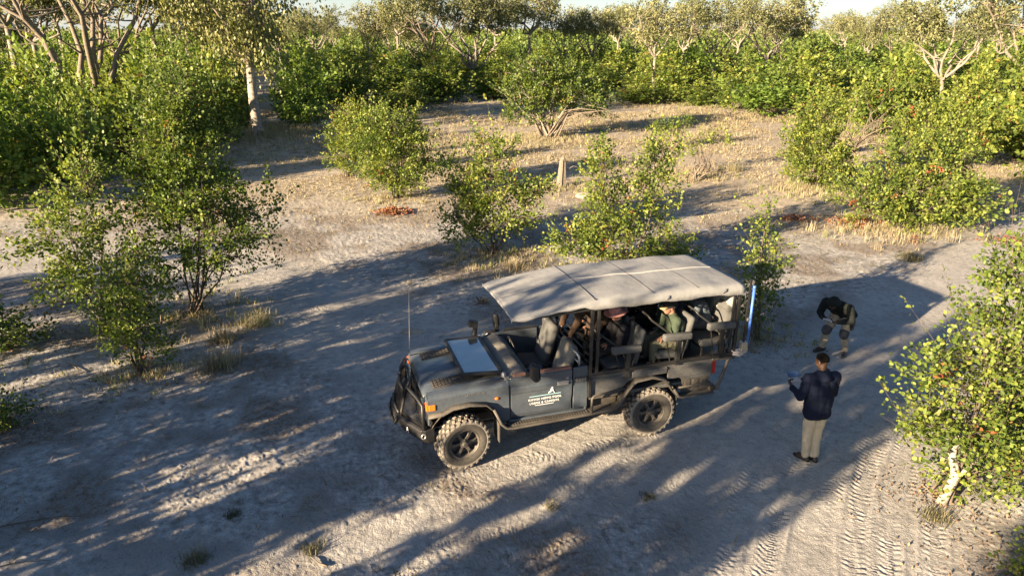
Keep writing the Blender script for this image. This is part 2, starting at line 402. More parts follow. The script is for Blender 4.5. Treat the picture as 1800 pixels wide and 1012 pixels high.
# bands of dry grass in the clearing and litter off the road
straw = sst(19, 30, GY + 0.25 * np.abs(GX) * (GX > 0) + 5 * (fbm(GX * 0.25, GY * 0.25, 3, 30) - 0.5)) * (1 - g_road)
litter = (1 - 0.9 * g_road) * sst(0.40, 0.60, fbm(GX * 0.9, GY * 0.9, 4, 31)) 
idx = np.arange(nR * nA).reshape(nR, nA)
q = np.stack([idx[:-1], idx[1:], np.roll(idx, -1, 1)[1:], np.roll(idx, -1, 1)[:-1]], -1).reshape(-1, 4)
V = np.stack([GX, GY, GH], -1)
V = np.vstack([V, [[0, 0, 0]]]); cen = len(V) - 1
me = np_mesh('ground', V, q[:, ::-1], 4, {'road': np.append(g_road, 0), 'track': np.append(g_trk, 0), 'straw': np.append(straw, 0), 'litter': np.append(litter, 0)}, smooth=True)
def ground_mat():
    m, n, p = nodes('sandy_ground')
    geo = N(n, 'ShaderNodeNewGeometry').outputs['Position']
    at = lambda s: N(n, 'ShaderNodeAttribute', attribute_name=s).outputs['Fac']
    n1 = noise(n, 0.8, 6, 0.6, geo); n2 = noise(n, 7, 6, 0.65, geo); n3 = noise(n, 55, 3, 0.6, geo)
    crust = ramp(n, [(0.30, (0.16, 0.147, 0.135)), (0.48, (0.31, 0.298, 0.284)), (0.68, (0.47, 0.458, 0.44))]); n.links.new(n2, crust.inputs[0])
    sand = ramp(n, [(0.3, (0.31, 0.297, 0.282)), (0.7, (0.41, 0.397, 0.378))]); n.links.new(n1, sand.inputs[0])
    smt = ramp(n, [(0.33, 0.72), (0.5, 1.0), (0.7, 1.12)]); n.links.new(n2, smt.inputs[0]); sandc = mixc(n, 1.0, sand.outputs[0], smt.outputs[0], 'MULTIPLY')
    col = mixc(n, at('road'), crust.outputs[0], sandc)
    # leaf litter stains
    lf = ramp(n, [(0.40, 0.0), (0.56, 1.0)]); n.links.new(n2, lf.inputs[0])
    lm = N(n, 'ShaderNodeMath', operation='MULTIPLY'); n.links.new(at('litter'), lm.inputs[0]); n.links.new(lf.outputs[0], lm.inputs[1])
    lm2 = N(n, 'ShaderNodeMath', operation='MULTIPLY'); n.links.new(lm.outputs[0], lm2.inputs[0]); lm2.inputs[1].default_value = 0.85
    col = mixc(n, lm2.outputs[0], col, (0.15, 0.115, 0.085))
    st = ramp(n, [(0.25, (0.20, 0.16, 0.12)), (0.46, (0.35, 0.295, 0.22)), (0.70, (0.49, 0.435, 0.34))]); n.links.new(noise(n, 4, 8, 0.75, geo), st.inputs[0])
    sf = ramp(n, [(0.15, 0.0), (0.85, 0.85)]); n.links.new(at('straw'), sf.inputs[0])
    col = mixc(n, sf.outputs[0], col, st.outputs[0])
    sp = ramp(n, [(0.32, 0.55), (0.46, 1.0)]); n.links.new(n3, sp.inputs[0])
    col = mixc(n, 1.0, col, sp.outputs[0], 'MULTIPLY')
    n.links.new(col, p.inputs['Base Color']); p.inputs['Roughness'].default_value = 0.95; p.inputs['Specular IOR Level'].default_value = 0.1
    b = N(n, 'ShaderNodeBump'); b.inputs['Strength'].default_value = 0.7; b.inputs['Distance'].default_value = 0.02
    ad = N(n, 'ShaderNodeMath', operation='ADD'); n.links.new(n2, ad.inputs[0]); n.links.new(n3, ad.inputs[1])
    n.links.new(ad.outputs[0], b.inputs['Height']); n.links.new(b.outputs[0], p.inputs['Normal'])
    return m
g = link_mesh('ground', me, ground_mat()); tag(g, kind='structure', label='pale sandy ground with tyre tracks and patches of dry grass')
# close the little hole under the drone
bm = bmesh.new(); bm.from_mesh(me); bm.verts.ensure_lookup_table()
for k in range(nA):
    try: bm.faces.new((bm.verts[k], bm.verts[cen], bm.verts[(k + 1) % nA]))
    except ValueError: pass
bm.to_mesh(me); bm.free()
# ================================================================ the safari truck (local: x forward, y left, z up)
M['paint'] = mat('dusty_grey_paint', (0.038, 0.056, 0.080), 0.30, 0.0, dust=0.13, dust_col=(0.27, 0.25, 0.215), var=0.15, coat=0.25)
M['paint_low'] = mat('dusty_lower_panel', (0.034, 0.044, 0.056), 0.45, 0.0, dust=0.22, dust_col=(0.27, 0.235, 0.19), var=0.2)
M['black'] = mat('black_steel', (0.009, 0.010, 0.012), 0.45, 0.0, dust=0.07, dust_col=(0.15, 0.13, 0.11), var=0.2)
M['black_dusty'] = mat('dusty_black_steel', (0.024, 0.024, 0.025), 0.6, 0.0, dust=0.28, dust_col=(0.22, 0.19, 0.15), var=0.2)
M['chassis'] = mat('chassis_black', (0.012, 0.011, 0.010), 0.8, dust=0.35, dust_col=(0.12, 0.10, 0.08))
M['rubber'] = mat('tyre_rubber', (0.018, 0.018, 0.019), 0.85, dust=0.2, dust_col=(0.25, 0.22, 0.18), var=0.2)
M['rubber_mud'] = mat('muddy_tread', (0.11, 0.10, 0.09), 0.95, dust=0.5, dust_col=(0.30, 0.27, 0.23), var=0.25)
M['rim'] = mat('dusty_alloy', (0.06, 0.06, 0.06), 0.5, 0.35, dust=0.22, dust_col=(0.24, 0.20, 0.16))
M['canvas'] = mat('pale_canvas', (0.215, 0.225, 0.235), 0.9, dust=0.22, dust_col=(0.28, 0.26, 0.235), var=0.16, vscale=3, bump=1.0, bscale=7)
M['canvas_seam'] = mat('canvas_seam', (0.34, 0.335, 0.33), 0.85, var=0.08)
M['canvas_dark'] = mat('canvas_strap', (0.10, 0.10, 0.11), 0.9)
M['seat'] = mat('grey_seat_cover', (0.052, 0.058, 0.063), 0.85, dust=0.15, dust_col=(0.22, 0.2, 0.17), var=0.1, bump=0.4, bscale=25)
M['seat_pale'] = mat('worn_seat_cover', (0.105, 0.108, 0.105), 0.85, dust=0.3, var=0.1, bump=0.4, bscale=25)
M['wood'] = mat('red_brown_trim', (0.20, 0.065, 0.04), 0.55, dust=0.25)
M['amber'] = mat('amber_lens', (0.75, 0.16, 0.02), 0.25)
M['chrome'] = mat('dull_metal', (0.45, 0.45, 0.45), 0.35, 0.8, dust=0.2)
M['white'] = mat('white_lettering', (0.75, 0.76, 0.76), 0.6, var=0.03)
M['cyan'] = mat('pale_blue_line', (0.35, 0.60, 0.66), 0.6, var=0.03)
M['blue_paint'] = mat('blue_enamel', (0.02, 0.12, 0.50), 0.4, dust=0.1)
M['red'] = mat('red_lens', (0.5, 0.03, 0.02), 0.3)
M['rope'] = mat('rope_grey', (0.30, 0.29, 0.30), 0.9)
def glass_mat():
    m, n, p = nodes('tinted_glass'); p.inputs['Base Color'].default_value = (0.06, 0.08, 0.09, 1); p.inputs['Roughness'].default_value = 0.08
    p.inputs['Specular IOR Level'].default_value = 0.9; p.inputs['Metallic'].default_value = 0.0; p.inputs['IOR'].default_value = 1.9
    p.inputs['Coat Weight'].default_value = 1.0; p.inputs['Coat IOR'].default_value = 2.0
    tc = N(n, 'ShaderNodeTexCoord'); r = ramp(n, [(0.35, 0.06), (0.7, 0.22)]); n.links.new(noise(n, 5, 5, 0.6, tc.outputs['Object']), r.inputs[0]); n.links.new(r.outputs[0], p.inputs['Roughness'])
    return m
M['glass'] = glass_mat()

TX, TY, TA = 0.4998, 10.149, R(-162.74)
truck = thing('safari_truck', 'open-sided dusty grey safari truck with pale canvas canopy parked on the sand', 'truck', (TX, TY, 0), TA)
TM = Matrix.Translation((TX, TY, 0)) @ Matrix.Rotation(TA, 4, 'Z')
HB = 0.85

# ---- body: cab side skins, fenders, bed
def arch_pts(cx, r, a0, a1, zc=0.42, n=10, fz=1.0):
    return [(cx + r * math.cos(R(a0 + (a1 - a0) * i / n)), zc + fz * r * math.sin(R(a0 + (a1 - a0) * i / n))) for i in range(n + 1)]
body = MB()
for s in (1, -1):
    # front wing skin, wheel opening cut in the outline
    wing = [(2.05, 0.98), (2.06, 1.10), (2.045, 1.21), (1.6, 1.235), (0.83, 1.275), (0.815, 0.70), (0.95, 0.60)] + [(1.08, 0.90), (1.20, 1.03), (1.45, 1.07), (1.70, 1.05), (1.85, 0.98)]
    body.prism(wing, s * (HB - 0.035), s * HB)
    # rear of cab, behind the door
    body.prism([(-0.185, 1.395), (-0.43, 1.40), (-0.44, 0.70), (-0.20, 0.70)], s * (HB - 0.04), s * (HB - 0.005))
# shoulders of the wings (the rounded top edge) lofted front to back
for s in (1, -1):
    secs = []
    for x, zt in ((2.045, 1.21), (1.9, 1.222), (1.6, 1.235), (1.2, 1.255), (0.83, 1.275)):
        secs.append([(x, s * HB, zt - 0.002), (x, s * (HB - 0.012), zt + 0.028), (x, s * (HB - 0.05), zt + 0.045), (x, s * (HB - 0.17), zt + 0.05), (x, s * (HB - 0.19), zt + 0.035)])
    body.loft(secs)
# front face, cowl, floor, firewall, cab back wall
body.span((2.02, -0.85, 0.80), (2.06, 0.85, 1.21)); body.span((0.60, -0.84, 1.24), (0.86, 0.84, 1.335)); body.span((0.80, -0.83, 0.62), (0.83, 0.83, 1.26))
body.span((-0.44, -0.83, 0.60), (0.82, 0.83, 0.66)); body.span((-0.44, -0.83, 0.62), (-0.40, 0.83, 1.36))
b_ = body.build('body', M['paint'], truck, bevel=0.012)
# bonnet with its raised centre and two mesh-pattern anti-slip patches
hood = MB(); secs = []
for x, z in ((2.09, 1.14), (2.08, 1.205), (2.03, 1.235), (1.9, 1.25), (1.5, 1.285), (1.1, 1.315), (0.87, 1.335)):
    k = 0.028 if x < 2.0 else (0.012 if x > 2.05 else 0.022)
    secs.append([(x, y, z + dz) for y, dz in ((-0.665, -0.02), (-0.655, 0.0), (-0.60, 0.008), (-0.36, 0.012), (-0.30, 0.012 + k), (0, 0.02 + k), (0.30, 0.012 + k), (0.36, 0.012), (0.60, 0.008), (0.655, 0.0), (0.665, -0.02))])
hood.loft(secs); hood_o = hood.build('bonnet', M['paint'], truck, smooth=True, bevel=0.004)
for s in (1, -1):
    pm = MB()
    for i in range(16):
        x0 = 1.06 + i * 0.055
        if x0 > 1.93: break
        for j in range(4):
            y0 = s * (0.385 + j * 0.06) ; zz = 1.335 - (x0 - 0.9) * 0.078 + 0.014
            pm.tube([(x0 + 0.026 * math.cos(q), y0 + 0.028 * math.sin(q), zz) for q in [k * math.pi / 3 for k in range(6)]], 0.005, 4, closed=True)
    pm.box((1.47, s * 0.475, 1.297), (0.90, 0.27, 0.006), rot=(0, R(4.4), 0))
    pm.build('grip_patch', M['black_dusty'], hood_o)
# badge on the wing
def lettering(txt, size, loc, name, m, parent, ext=0.002, sx=1.0):
    cu = bpy.data.curves.new(name, 'FONT'); cu.body = txt; cu.size = size; cu.extrude = ext; cu.align_x = 'CENTER'; cu.align_y = 'CENTER'; cu.resolution_u = 3; cu.space_character = 1.12
    t = bpy.data.objects.new(name, cu); C.objects.link(t); bpy.context.view_layer.update()
    me = bpy.data.meshes.new_from_object(t.evaluated_get(bpy.context.evaluated_depsgraph_get())); bpy.data.objects.remove(t); bpy.data.curves.remove(cu)
    # lies on the left flank: text x -> -x, text y -> z, normal -> +y
    Mx = Matrix(((-sx, 0, 0, loc[0]), (0, 0, 1, loc[1]), (0, 1, 0, loc[2]), (0, 0, 0, 1)))
    me.transform(Mx); me.materials.clear(); me.name = name
    return link_mesh(name, me, m, parent)
lettering('LandCruiser', 0.055, (1.35, HB + 0.003, 1.215), 'badge', M['chrome'], truck)
# doors
DOORS = []
for s in (1, -1):
    d = MB(); 
    secs = []
    for z, dy in ((0.70, -0.03), (0.76, -0.008), (0.95, 0.004), (1.10, 0.006), (1.13, 0.016), (1.20, 0.016), (1.22, 0.004), (1.36, -0.006), (1.385, -0.02)):
        xr = -0.165 + (0.02 if z < 0.8 else 0)
        secs.append([(0.80, s * (HB + dy), z), (0.55, s * (HB + dy + 0.003), z), (0.2, s * (HB + dy + 0.003), z), (xr, s * (HB + dy), z)])
    d.loft(secs)
    d.span((-0.165, s * 0.78, 0.72), (0.80, s * 0.792, 1.375)); d.span((-0.165, s * 0.785, 1.362), (0.80, s * 0.838, 1.385))
    d.span((-0.165, s * 0.785, 0.71), (-0.155, s * 0.845, 1.38)); d.span((0.79, s * 0.785, 0.71), (0.80, s * 0.845, 1.38))
    do = d.build('door', M['paint'], truck, smooth=False, bevel=0.004)
    DOORS.append(do)
    h = MB(); h.bar((-0.09, s * (HB + 0.035), 1.185), (0.06, s * (HB + 0.035), 1.185), 0.02, 0.028); h.box((-0.015, s * (HB + 0.014), 1.185), (0.19, 0.02, 0.065)); h.lathe([(0.0, 0.0), (0.018, 0.0), (0.018, 0.014), (0, 0.016)], 12, (-0.09, s * HB, 1.25) if s > 0 else (-0.09, s * HB - 0.016, 1.25), 'y')
    h.build('handle', M['chrome'], do, bevel=0.004)
    t = MB(); t.box((0.665, s * 0.815, 1.405), (0.20, 0.055, 0.045)); t.box((0.14, s * 0.815, 1.405), (0.60, 0.06, 0.045))
    t.build('door_capping', M['wood'] if s > 0 else M['black'], do, bevel=0.01)
# lodge lettering on the near door (written exactly where it stands in the photo)
lettering('KHWAI HIPPO POOL', 0.052, (0.265, HB + 0.0085, 0.967), 'lettering', M['white'], DOORS[0])
lettering('LODGE & CAMPSITE', 0.048, (0.275, HB + 0.0085, 0.905), 'lettering', M['white'], DOORS[0])
ln = MB(); ln.box((0.265, HB + 0.0085, 1.024), (0.50, 0.002, 0.010)); ln.build('door_line', M['cyan'], DOORS[0])
ln = MB(); ln.box((0.275, HB + 0.0075, 0.866), (0.30, 0.002, 0.008)); ln.build('door_line', M['white'], DOORS[0])
em = MB()   # the small white emblem above the line: a walking figure under a round head
def outl(pts, c, k): return [(c[0] - u * k, c[1] + v * k) for u, v in pts]
em.prism(outl([(-0.02, 1.0), (0.10, 1.02), (0.20, 0.9), (0.16, 0.7), (0.24, 0.5), (0.36, 0.2), (0.50, 0.02), (0.44, -0.02), (0.22, 0.22), (0.12, 0.38), (0.0, 0.25), (-0.2, 0.12), (-0.5, 0.03), (-0.5, 0.10), (-0.26, 0.24), (-0.14, 0.45), (-0.12, 0.72)], (0.165, 1.045), 0.105), HB + 0.012, HB + 0.019)
em.build('emblem', M['white'], DOORS[0])
# vents behind the doors
for s in (1, -1):
    v = MB(); v.box((-0.31, s * (HB - 0.002), 1.19), (0.20, 0.012, 0.085)); v.build('side_vent', M['black'], truck)
    v = MB()
    for i in range(7): v.box((-0.235 - i * 0.025, s * (HB + 0.006), 1.19), (0.008, 0.008, 0.07))
    v.box((-0.31, s * (HB + 0.008), 1.19), (0.19, 0.004, 0.006)); v.build('vent_grille', M['chrome'], truck)
# inner wheel wells and chassis
ch = MB()
for s in (1, -1):
    ch.span((-2.60, s * 0.36, 0.52), (2.05, s * 0.46, 0.64))
for cx in (1.545, -1.545):
    ch.tube([(cx, -0.68, 0.42), (cx, 0.68, 0.42)], 0.06, 10); ch.ball((cx, 0.1, 0.42), (0.17, 0.17, 0.16), 12)
    for s in (1, -1):
        ch.box((cx, s * 0.55, 0.53), (1.1, 0.06, 0.04)); ch.tube([(cx + 0.12, s * 0.5, 0.5), (cx + 0.05, s * 0.5, 0.95)], 0.03, 8)
ch.span((0.85, -0.35, 0.45), (1.75, 0.35, 1.15)); ch.span((-2.55, -0.40, 0.50), (-1.95, 0.40, 0.75)); ch.tube([(0.9, 0.25, 0.5), (-2.5, 0.3, 0.52)], 0.035, 8)
ch.span((-1.1, 0.35, 0.42), (-0.5, 0.72, 0.74)); ch.span((-1.1, -0.72, 0.42), (-0.4, -0.35, 0.74)); ch.span((0.98, -0.60, 0.95), (1.98, 0.60, 1.0))
ch.build('chassis', M['chassis'], truck, bevel=0.01)
for cx in (1.52, -1.5):
    for s in (1, -1):
        a = MB(); pp = arch_pts(cx, 0.56, 12, 168, 0.46, 12, 1.0)
        a.loft([[(x, s * 0.835, min(z, 1.02)) for x, z in pp], [(x, s * 0.45, min(z, 1.02)) for x, z in pp]]); a.build('wheel_well', M['chassis'], truck)
# wing flare + running board + rear step: one bent steel tube each side
for s in (1, -1):
    y = s * 0.90
    f = MB()
    prof = [(2.06, 0.985), (1.85, 0.995), (1.70, 1.065), (1.45, 1.085), (1.20, 1.05), (1.08, 0.93), (0.98, 0.72), (0.90, 0.61), (0.84, 0.585)]
    f.loft([[(x, s * 0.835, z + 0.012), (x, s * 0.93, z + 0.006), (x, s * 0.945, z - 0.02), (x, s * 0.925, z - 0.03), (x, s * 0.84, z - 0.02)] for x, z in prof], closed=True, cap=True); f.build('wheel_arch_flare', M['black_dusty'], truck, smooth=True); f = MB()
    prof = [(-0.86, 0.63), (-0.96, 0.68), (-1.10, 0.93), (-1.22, 1.05), (-1.5, 1.075), (-1.74, 1.0), (-1.90, 0.76), (-1.98, 0.66)]
    f.loft([[(x, s * 0.80, z + 0.012), (x, s * 0.93, z + 0.006), (x, s * 0.945, z - 0.02), (x, s * 0.925, z - 0.03), (x, s * 0.81, z - 0.02)] for x, z in prof], closed=True, cap=True)
    f.build('wheel_arch_flare', M['black_dusty'], truck, smooth=True)
    r_ = MB()
    r_.tube([(1.09, y + s * 0.04, 0.95), (0.98, y + s * 0.05, 0.70), (0.90, y + s * 0.05, 0.615), (0.80, y + s * 0.05, 0.595), (-0.45, y + s * 0.05, 0.615), (-0.80, y + s * 0.05, 0.62), (-0.92, y + s * 0.04, 0.66), (-1.08, y + s * 0.03, 0.90), (-1.18, y + s * 0.03, 1.01)], 0.024, 8)
    r_.tube([(-0.47, y + s * 0.05, 0.62), (-0.47, y + s * 0.05, 0.88), (-0.50, y + s * 0.05, 0.915), (-0.62, y + s * 0.02, 0.915), (-1.05, y - s * 0.02, 0.93)], 0.02, 8)
    r_.tube([(-1.90, y + s * 0.03, 0.80), (-1.98, y + s * 0.04, 0.67), (-2.05, y + s * 0.04, 0.635), (-2.63, y + s * 0.04, 0.635)], 0.024, 8)
    r_.tube([(-2.00, y, 0.80), (-2.55, y, 0.80), (-2.62, y, 0.77), (-2.63, y, 0.64)], 0.018, 8)
    r_.build('step_rail', M['black_dusty'], truck, smooth=True)
    st = MB(); st.span((-2.0, s * 0.78, 0.62), (-2.62, s * 0.92, 0.635)); st.build('side_step', M['black_dusty'], truck)
    st = MB(); st.span((0.86, s * 0.76, 0.605), (-0.86, s * 0.93, 0.633))
    for i in range(30): st.span((0.84 - i * 0.043, s * 0.77, 0.632), (0.825 - i * 0.043, s * 0.925, 0.641))
    st.build('side_step', M['black_dusty'], truck)
# load bed side boxes
bed = MB()
for s in (1, -1):
    pan = [(-0.475, 1.225), (-2.62, 1.225), (-2.62, 0.90), (-2.08, 0.90), (-1.98, 1.00), (-1.80, 1.07), (-1.24, 1.07), (-1.10, 1.00), (-0.98, 0.86), (-0.475, 0.86)]
    bed.prism(pan, s * 0.80, s * 0.845)
    bed.span((-0.48, s * 0.846, 1.135), (-1.14, s * 0.862, 1.16)); bed.span((-1.17, s * 0.846, 1.08), (-1.78, s * 0.875, 1.19)); bed.span((-1.80, s * 0.846, 0.96), (-2.6, s * 0.866, 1.13))
bed.span((-0.475, -0.80, 0.80), (-0.51, 0.80, 1.23)); bed.span((-2.62, -0.80, 0.80), (-2.585, 0.80, 1.23)); bed.span((-0.50, -0.80, 0.78), (-2.6, 0.80, 0.84))
bed.build('load_bed', M['paint_low'], truck, bevel=0.012)
for s in (1, -1):
    bl = MB(); bl.span((-0.47, s * 0.80, 0.80), (-0.96, s * 0.835, 0.862)); bl.build('lower_rail', M['black_dusty'], truck, bevel=0.005)
    bl = MB(); bl.span((-2.10, s * 0.80, 0.66), (-2.6, s * 0.82, 0.90))
    for x in (-2.15, -2.30, -2.45): bl.span((x, s * 0.819, 0.70), (x - 0.1, s * 0.83, 0.87))
    bl.build('lower_rail', M['black_dusty'], truck, bevel=0.005)
# steel floor of the seating tub (tiers) 
fl = MB(); fl.span((-0.52, -0.80, 1.0), (-1.35, 0.80, 1.03)); fl.span((-1.35, -0.80, 1.10), (-2.15, 0.80, 1.13)); fl.span((-2.15, -0.80, 1.20), (-3.0, 0.80, 1.23)); fl.build('tier_floor', M['black'], truck)
# main black frame: top rails, posts, roof bows
fr = MB()
for s in (1, -1):
    y = s * 0.86
    fr.bar((-0.46, y, 1.255), (-3.05, y, 1.255), 0.05, 0.055)
    for x in (-0.455, -0.56): fr.bar((x, y, 0.86 if x > -0.5 else 1.25), (x, y, 2.34), 0.045, 0.045)
    fr.bar((-2.99, s * 0.84, 1.15), (-2.99, s * 0.84, 2.36), 0.05, 0.05); fr.bar((-2.90, s * 0.84, 1.15), (-2.90, s * 0.84, 2.36), 0.035, 0.035)
    fr.bar((-0.43, s * 0.87, 2.33), (-3.02, s * 0.87, 2.36), 0.045, 0.045); fr.bar((0.72, s * 0.84, 2.29), (-0.46, s * 0.86, 2.335), 0.035, 0.04)
    for x in (-1.5,): fr.bar((x, s * 0.2, 2.38), (x, s * 0.86, 2.34), 0.03, 0.03)
    fr.bar((-0.66, s * 0.86, 1.27), (-0.95, s * 0.86, 1.27), 0.07, 0.05)
for x in (-0.455, -1.3, -2.15, -3.0): fr.bar((x, -0.86, 2.35), (x, 0.86, 2.35), 0.035, 0.035)
fr.bar((0.72, -0.84, 2.28), (0.72, 0.84, 2.30), 0.035, 0.04)
for y in (-0.5, 0.0, 0.5): fr.bar((-0.50, y, 1.25), (-0.50, y, 1.62), 0.03, 0.03)
for z in (1.36, 1.50, 1.64): fr.bar((-0.50, -0.84, z), (-0.50, 0.84, z), 0.03, 0.03)
for z in (1.9, 1.5): fr.bar((-3.0, -0.84, z), (-3.0, 0.84, z), 0.03, 0.03)
fr.build('frame', M['black'], truck, bevel=0.004)
# seats in three rising rows with armrests between them
def pad(c, d, rot, mt, parent, name, bev=0.045):
    b = MB(); b.box((0, 0, 0), d); me = b.mesh(name)
    o = link_mesh(name, me, mt, parent); o.location = c; o.rotation_euler = rot
    bv = o.modifiers.new('bevel', 'BEVEL'); bv.width = min(bev, min(d) * 0.45); bv.segments = 3; me.polygons.foreach_set('use_smooth', [True] * 6)
    return o
ROWS = [(-1.12, 1.20), (-1.98, 1.31), (-2.74, 1.42)]
for x, z in ROWS:
    for y in (0.56, 0.0, -0.56):
        s_ = thing('rear_seat', None, None, (x, y, z), 0, parent=truck)
        pad((0.10, 0, 0.02), (0.48, 0.46, 0.11), (0, R(-4), 0), M['seat'], s_, 'cushion')
        pad((-0.20, 0, 0.34), (0.10, 0.44, 0.60), (0, R(-13), 0), M['seat'], s_, 'backrest', 0.049)
        pad((-0.145, 0, 0.30), (0.03, 0.30, 0.42), (0, R(-13), 0), M['seat'], s_, 'back_panel', 0.014)
        b = MB()
        b.bar((0.28, -0.19, -0.05), (0.28, 0.19, -0.05), 0.02, 0.02); b.bar((-0.12, -0.19, -0.05), (-0.12, 0.19, -0.05), 0.02, 0.02); b.bar((-0.12, 0, -0.05), (0.28, 0, -0.05), 0.02, 0.02)
        for q in (-0.18, 0.18): b.bar((0.28, q, -0.04), (0.28, q, -0.25), 0.025, 0.025); b.bar((-0.12, q, -0.04), (-0.12, q, -0.25), 0.025, 0.025)
        b.build('seat_frame', M['black'], s_)
for x, z in ((-1.05, 1.60), (-1.92, 1.70), (-2.70, 1.785)):
    for y in (0.86, -0.86):
        s_ = thing('armrest', None, None, (x, y, 0), 0, parent=truck)
        pad((0, 0, z - 0.01), (0.50, 0.10, 0.115), (0, R(-2), 0), M['seat'], s_, 'arm_pad', 0.03)
        b = MB(); b.bar((-0.03, 0, z - 0.05), (-0.03, 0, 1.10 if x > -1.5 else 1.2), 0.075, 0.05)
        b.tube([(-0.20, 0, z - 0.05), (-0.10, 0, 1.28)], 0.012, 6); b.tube([(0.19, 0, z - 0.05), (0.10, 0, 1.28)], 0.012, 6)
        b.build('arm_post', M['black'], s_, bevel=0.004)
# slanting grab rails between rows
gr = MB()
for x, z in ((-0.60, 1.95), (-1.52, 2.03), (-2.35, 2.02)):
    for y in (0.30, -0.30, 0.80, -0.80):
        pass
    gr.tube([(x + 0.05, -0.80, z - 0.12), (x + 0.05, -0.78, z), (x + 0.05, 0.70, z), (x + 0.02, 0.76, z - 0.05), (x - 0.30, 0.80, z - 0.30), (x - 0.42, 0.82, z - 0.45)], 0.017, 8)
    gr.tube([(x - 0.42, 0.82, z - 0.45), (x - 0.52, 0.84, 1.27)], 0.014, 8)
gr.build('grab_rail', M['black'], truck, smooth=True)
# rear canvas sheet rolled down behind the last row
rc = MB(); secs = []
for i in range(9):
    z = 2.32 - i * 0.085; secs.append([(-2.955 + 0.012 * math.sin(j * 1.3 + i * 0.8), -0.82 + j * 0.11, z + 0.01 * math.sin(j * 0.9)) for j in range(16)])
rc.loft(secs); rc.build('rear_curtain', M['canvas'], truck, smooth=True)
# ---- canvas canopy
def roof_z(x, v):        # v -1 far .. +1 near
    base = np.interp(x, [-3.03, -2.4, -1.7, -1.1, -0.47, 0.2, 0.78], [2.445, 2.485, 2.48, 2.49, 2.485, 2.41, 2.33])
    return base + 0.03 * (1 - v * v) - 0.045 * (1 - v) / 2 + 0.006 * math.sin(x * 9) * math.cos(v * 4) * (1 if x < -0.5 else 0.2)
cp = MB(); rings = []
xs = [-3.03 + i * (3.81 / 46) for i in range(47)]
def hw(x): return 0.90 if x < 0.6 else 0.90 - 0.10 * ((x - 0.6) / 0.18) ** 2
for x in xs:
    ring = []
    drop = 0.15 if x < -0.5 else np.interp(x, [-0.5, -0.3, 0.78], [0.15, 0.06, 0.045])
    wv = 0.012 * math.sin(x * 7) + 0.008 * math.sin(x * 19)
    ring.append((x, -hw(x) - 0.03, roof_z(x, -1) - drop + wv))
    for j in range(-12, 13):
        v = j / 12; ring.append((x, hw(x) * v * (1 if abs(v) < 1 else 0.995), roof_z(x, v) - (0.02 if abs(j) == 12 else 0)))
    ring.append((x, hw(x) + 0.02, roof_z(x, 1) - drop * 0.45)); ring.append((x, hw(x) + 0.035 + wv * 0.4, roof_z(x, 1) - drop + wv))
    rings.append(ring)
e = [(xs[-1] + 0.012, p[1], p[2] - 0.035) for p in rings[-1]]; rings.append(e)
e0 = [(xs[0] - 0.02, p[1] * 0.995, p[2] - 0.13) for p in rings[0]]; rings.insert(0, e0)
cp.loft(rings); co = cp.build('canopy', M['canvas'], truck, smooth=True)
so = co.modifiers.new('solid', 'SOLIDIFY'); so.thickness = 0.008; so.offset = -1
sm_ = MB()
sm_.tube([(x, 0.0 + 0.02 * math.sin(x * 2), roof_z(x, 0) + 0.004) for x in xs[1:-1]], 0.011, 5)
sm_.tube([(xs[-1], hw(0.78) * v / 12, roof_z(0.77, v / 12) - 0.012) for v in range(-12, 13)], 0.014, 6)
sm_.build('seam', M['canvas_seam'], co)
st = MB()
for x0, k in ((-0.47, 0.008), (-1.42, 0.006), (-2.18, 0.0035)):
    st.tube([(x0 + (0.0 if abs(j) > 3 else 0.006), 0.885 * j / 12, roof_z(x0, j / 12) + 0.003) for j in range(-12, 13)], k, 4)
for x0 in (-1.62, -2.60): st.tube([(x0, 0.93, 2.36), (x0 - 0.02, 0.95, 2.40), (x0 - 0.05, 0.93, 2.43)], 0.008, 4)
st.build('strap', M['canvas_dark'], co)
# bump the canopy cloth with soft sags
tx = bpy.data.textures.new('sag', 'CLOUDS'); tx.noise_scale = 0.45
dm = co.modifiers.new('sag', 'DISPLACE'); dm.texture = tx; dm.strength = 0.009; dm.mid_level = 0.5; dm.texture_coords = 'LOCAL'; dm.direction = 'Z'
# ---- windscreen folded forward on the bonnet, dash cover, snorkel, mirrors
wf = MB(); WS = [(0.905, -0.655, 1.405), (0.905, 0.655, 1.405), (1.47, 0.62, 1.435), (1.47, -0.62, 1.435)]
for i in range(4): wf.bar(WS[i], WS[(i + 1) % 4], 0.055, 0.045)
wf.tube([(1.0, 0.62, 1.36), (1.0, 0.64, 1.40)], 0.03, 8); wf.tube([(1.0, -0.62, 1.36), (1.0, -0.64, 1.40)], 0.03, 8)
wfo = wf.build('windscreen', M['black'], truck, bevel=0.008)
gl = MB(); gl.box((1.187, 0, 1.425), (0.545, 1.24, 0.012), rot=(0, R(-3.0), 0)); gl.build('glass_pane', M['glass'], wfo)
for s in (1, -1):
    hn = MB(); hn.ball((0.87, s * 0.70, 1.375), (0.045, 0.05, 0.05), 10); hn.tube([(0.87, s * 0.70, 1.33), (0.80, s * 0.78, 1.33), (0.72, s * 0.76, 1.40)], 0.012, 6)
    hn.box((0.84, s * 0.75, 1.33), (0.07, 0.05, 0.07))
    hn.build('hinge', M['chrome'], truck, bevel=0.004)
dc = MB(); secs = []
rg = random.Random(4)
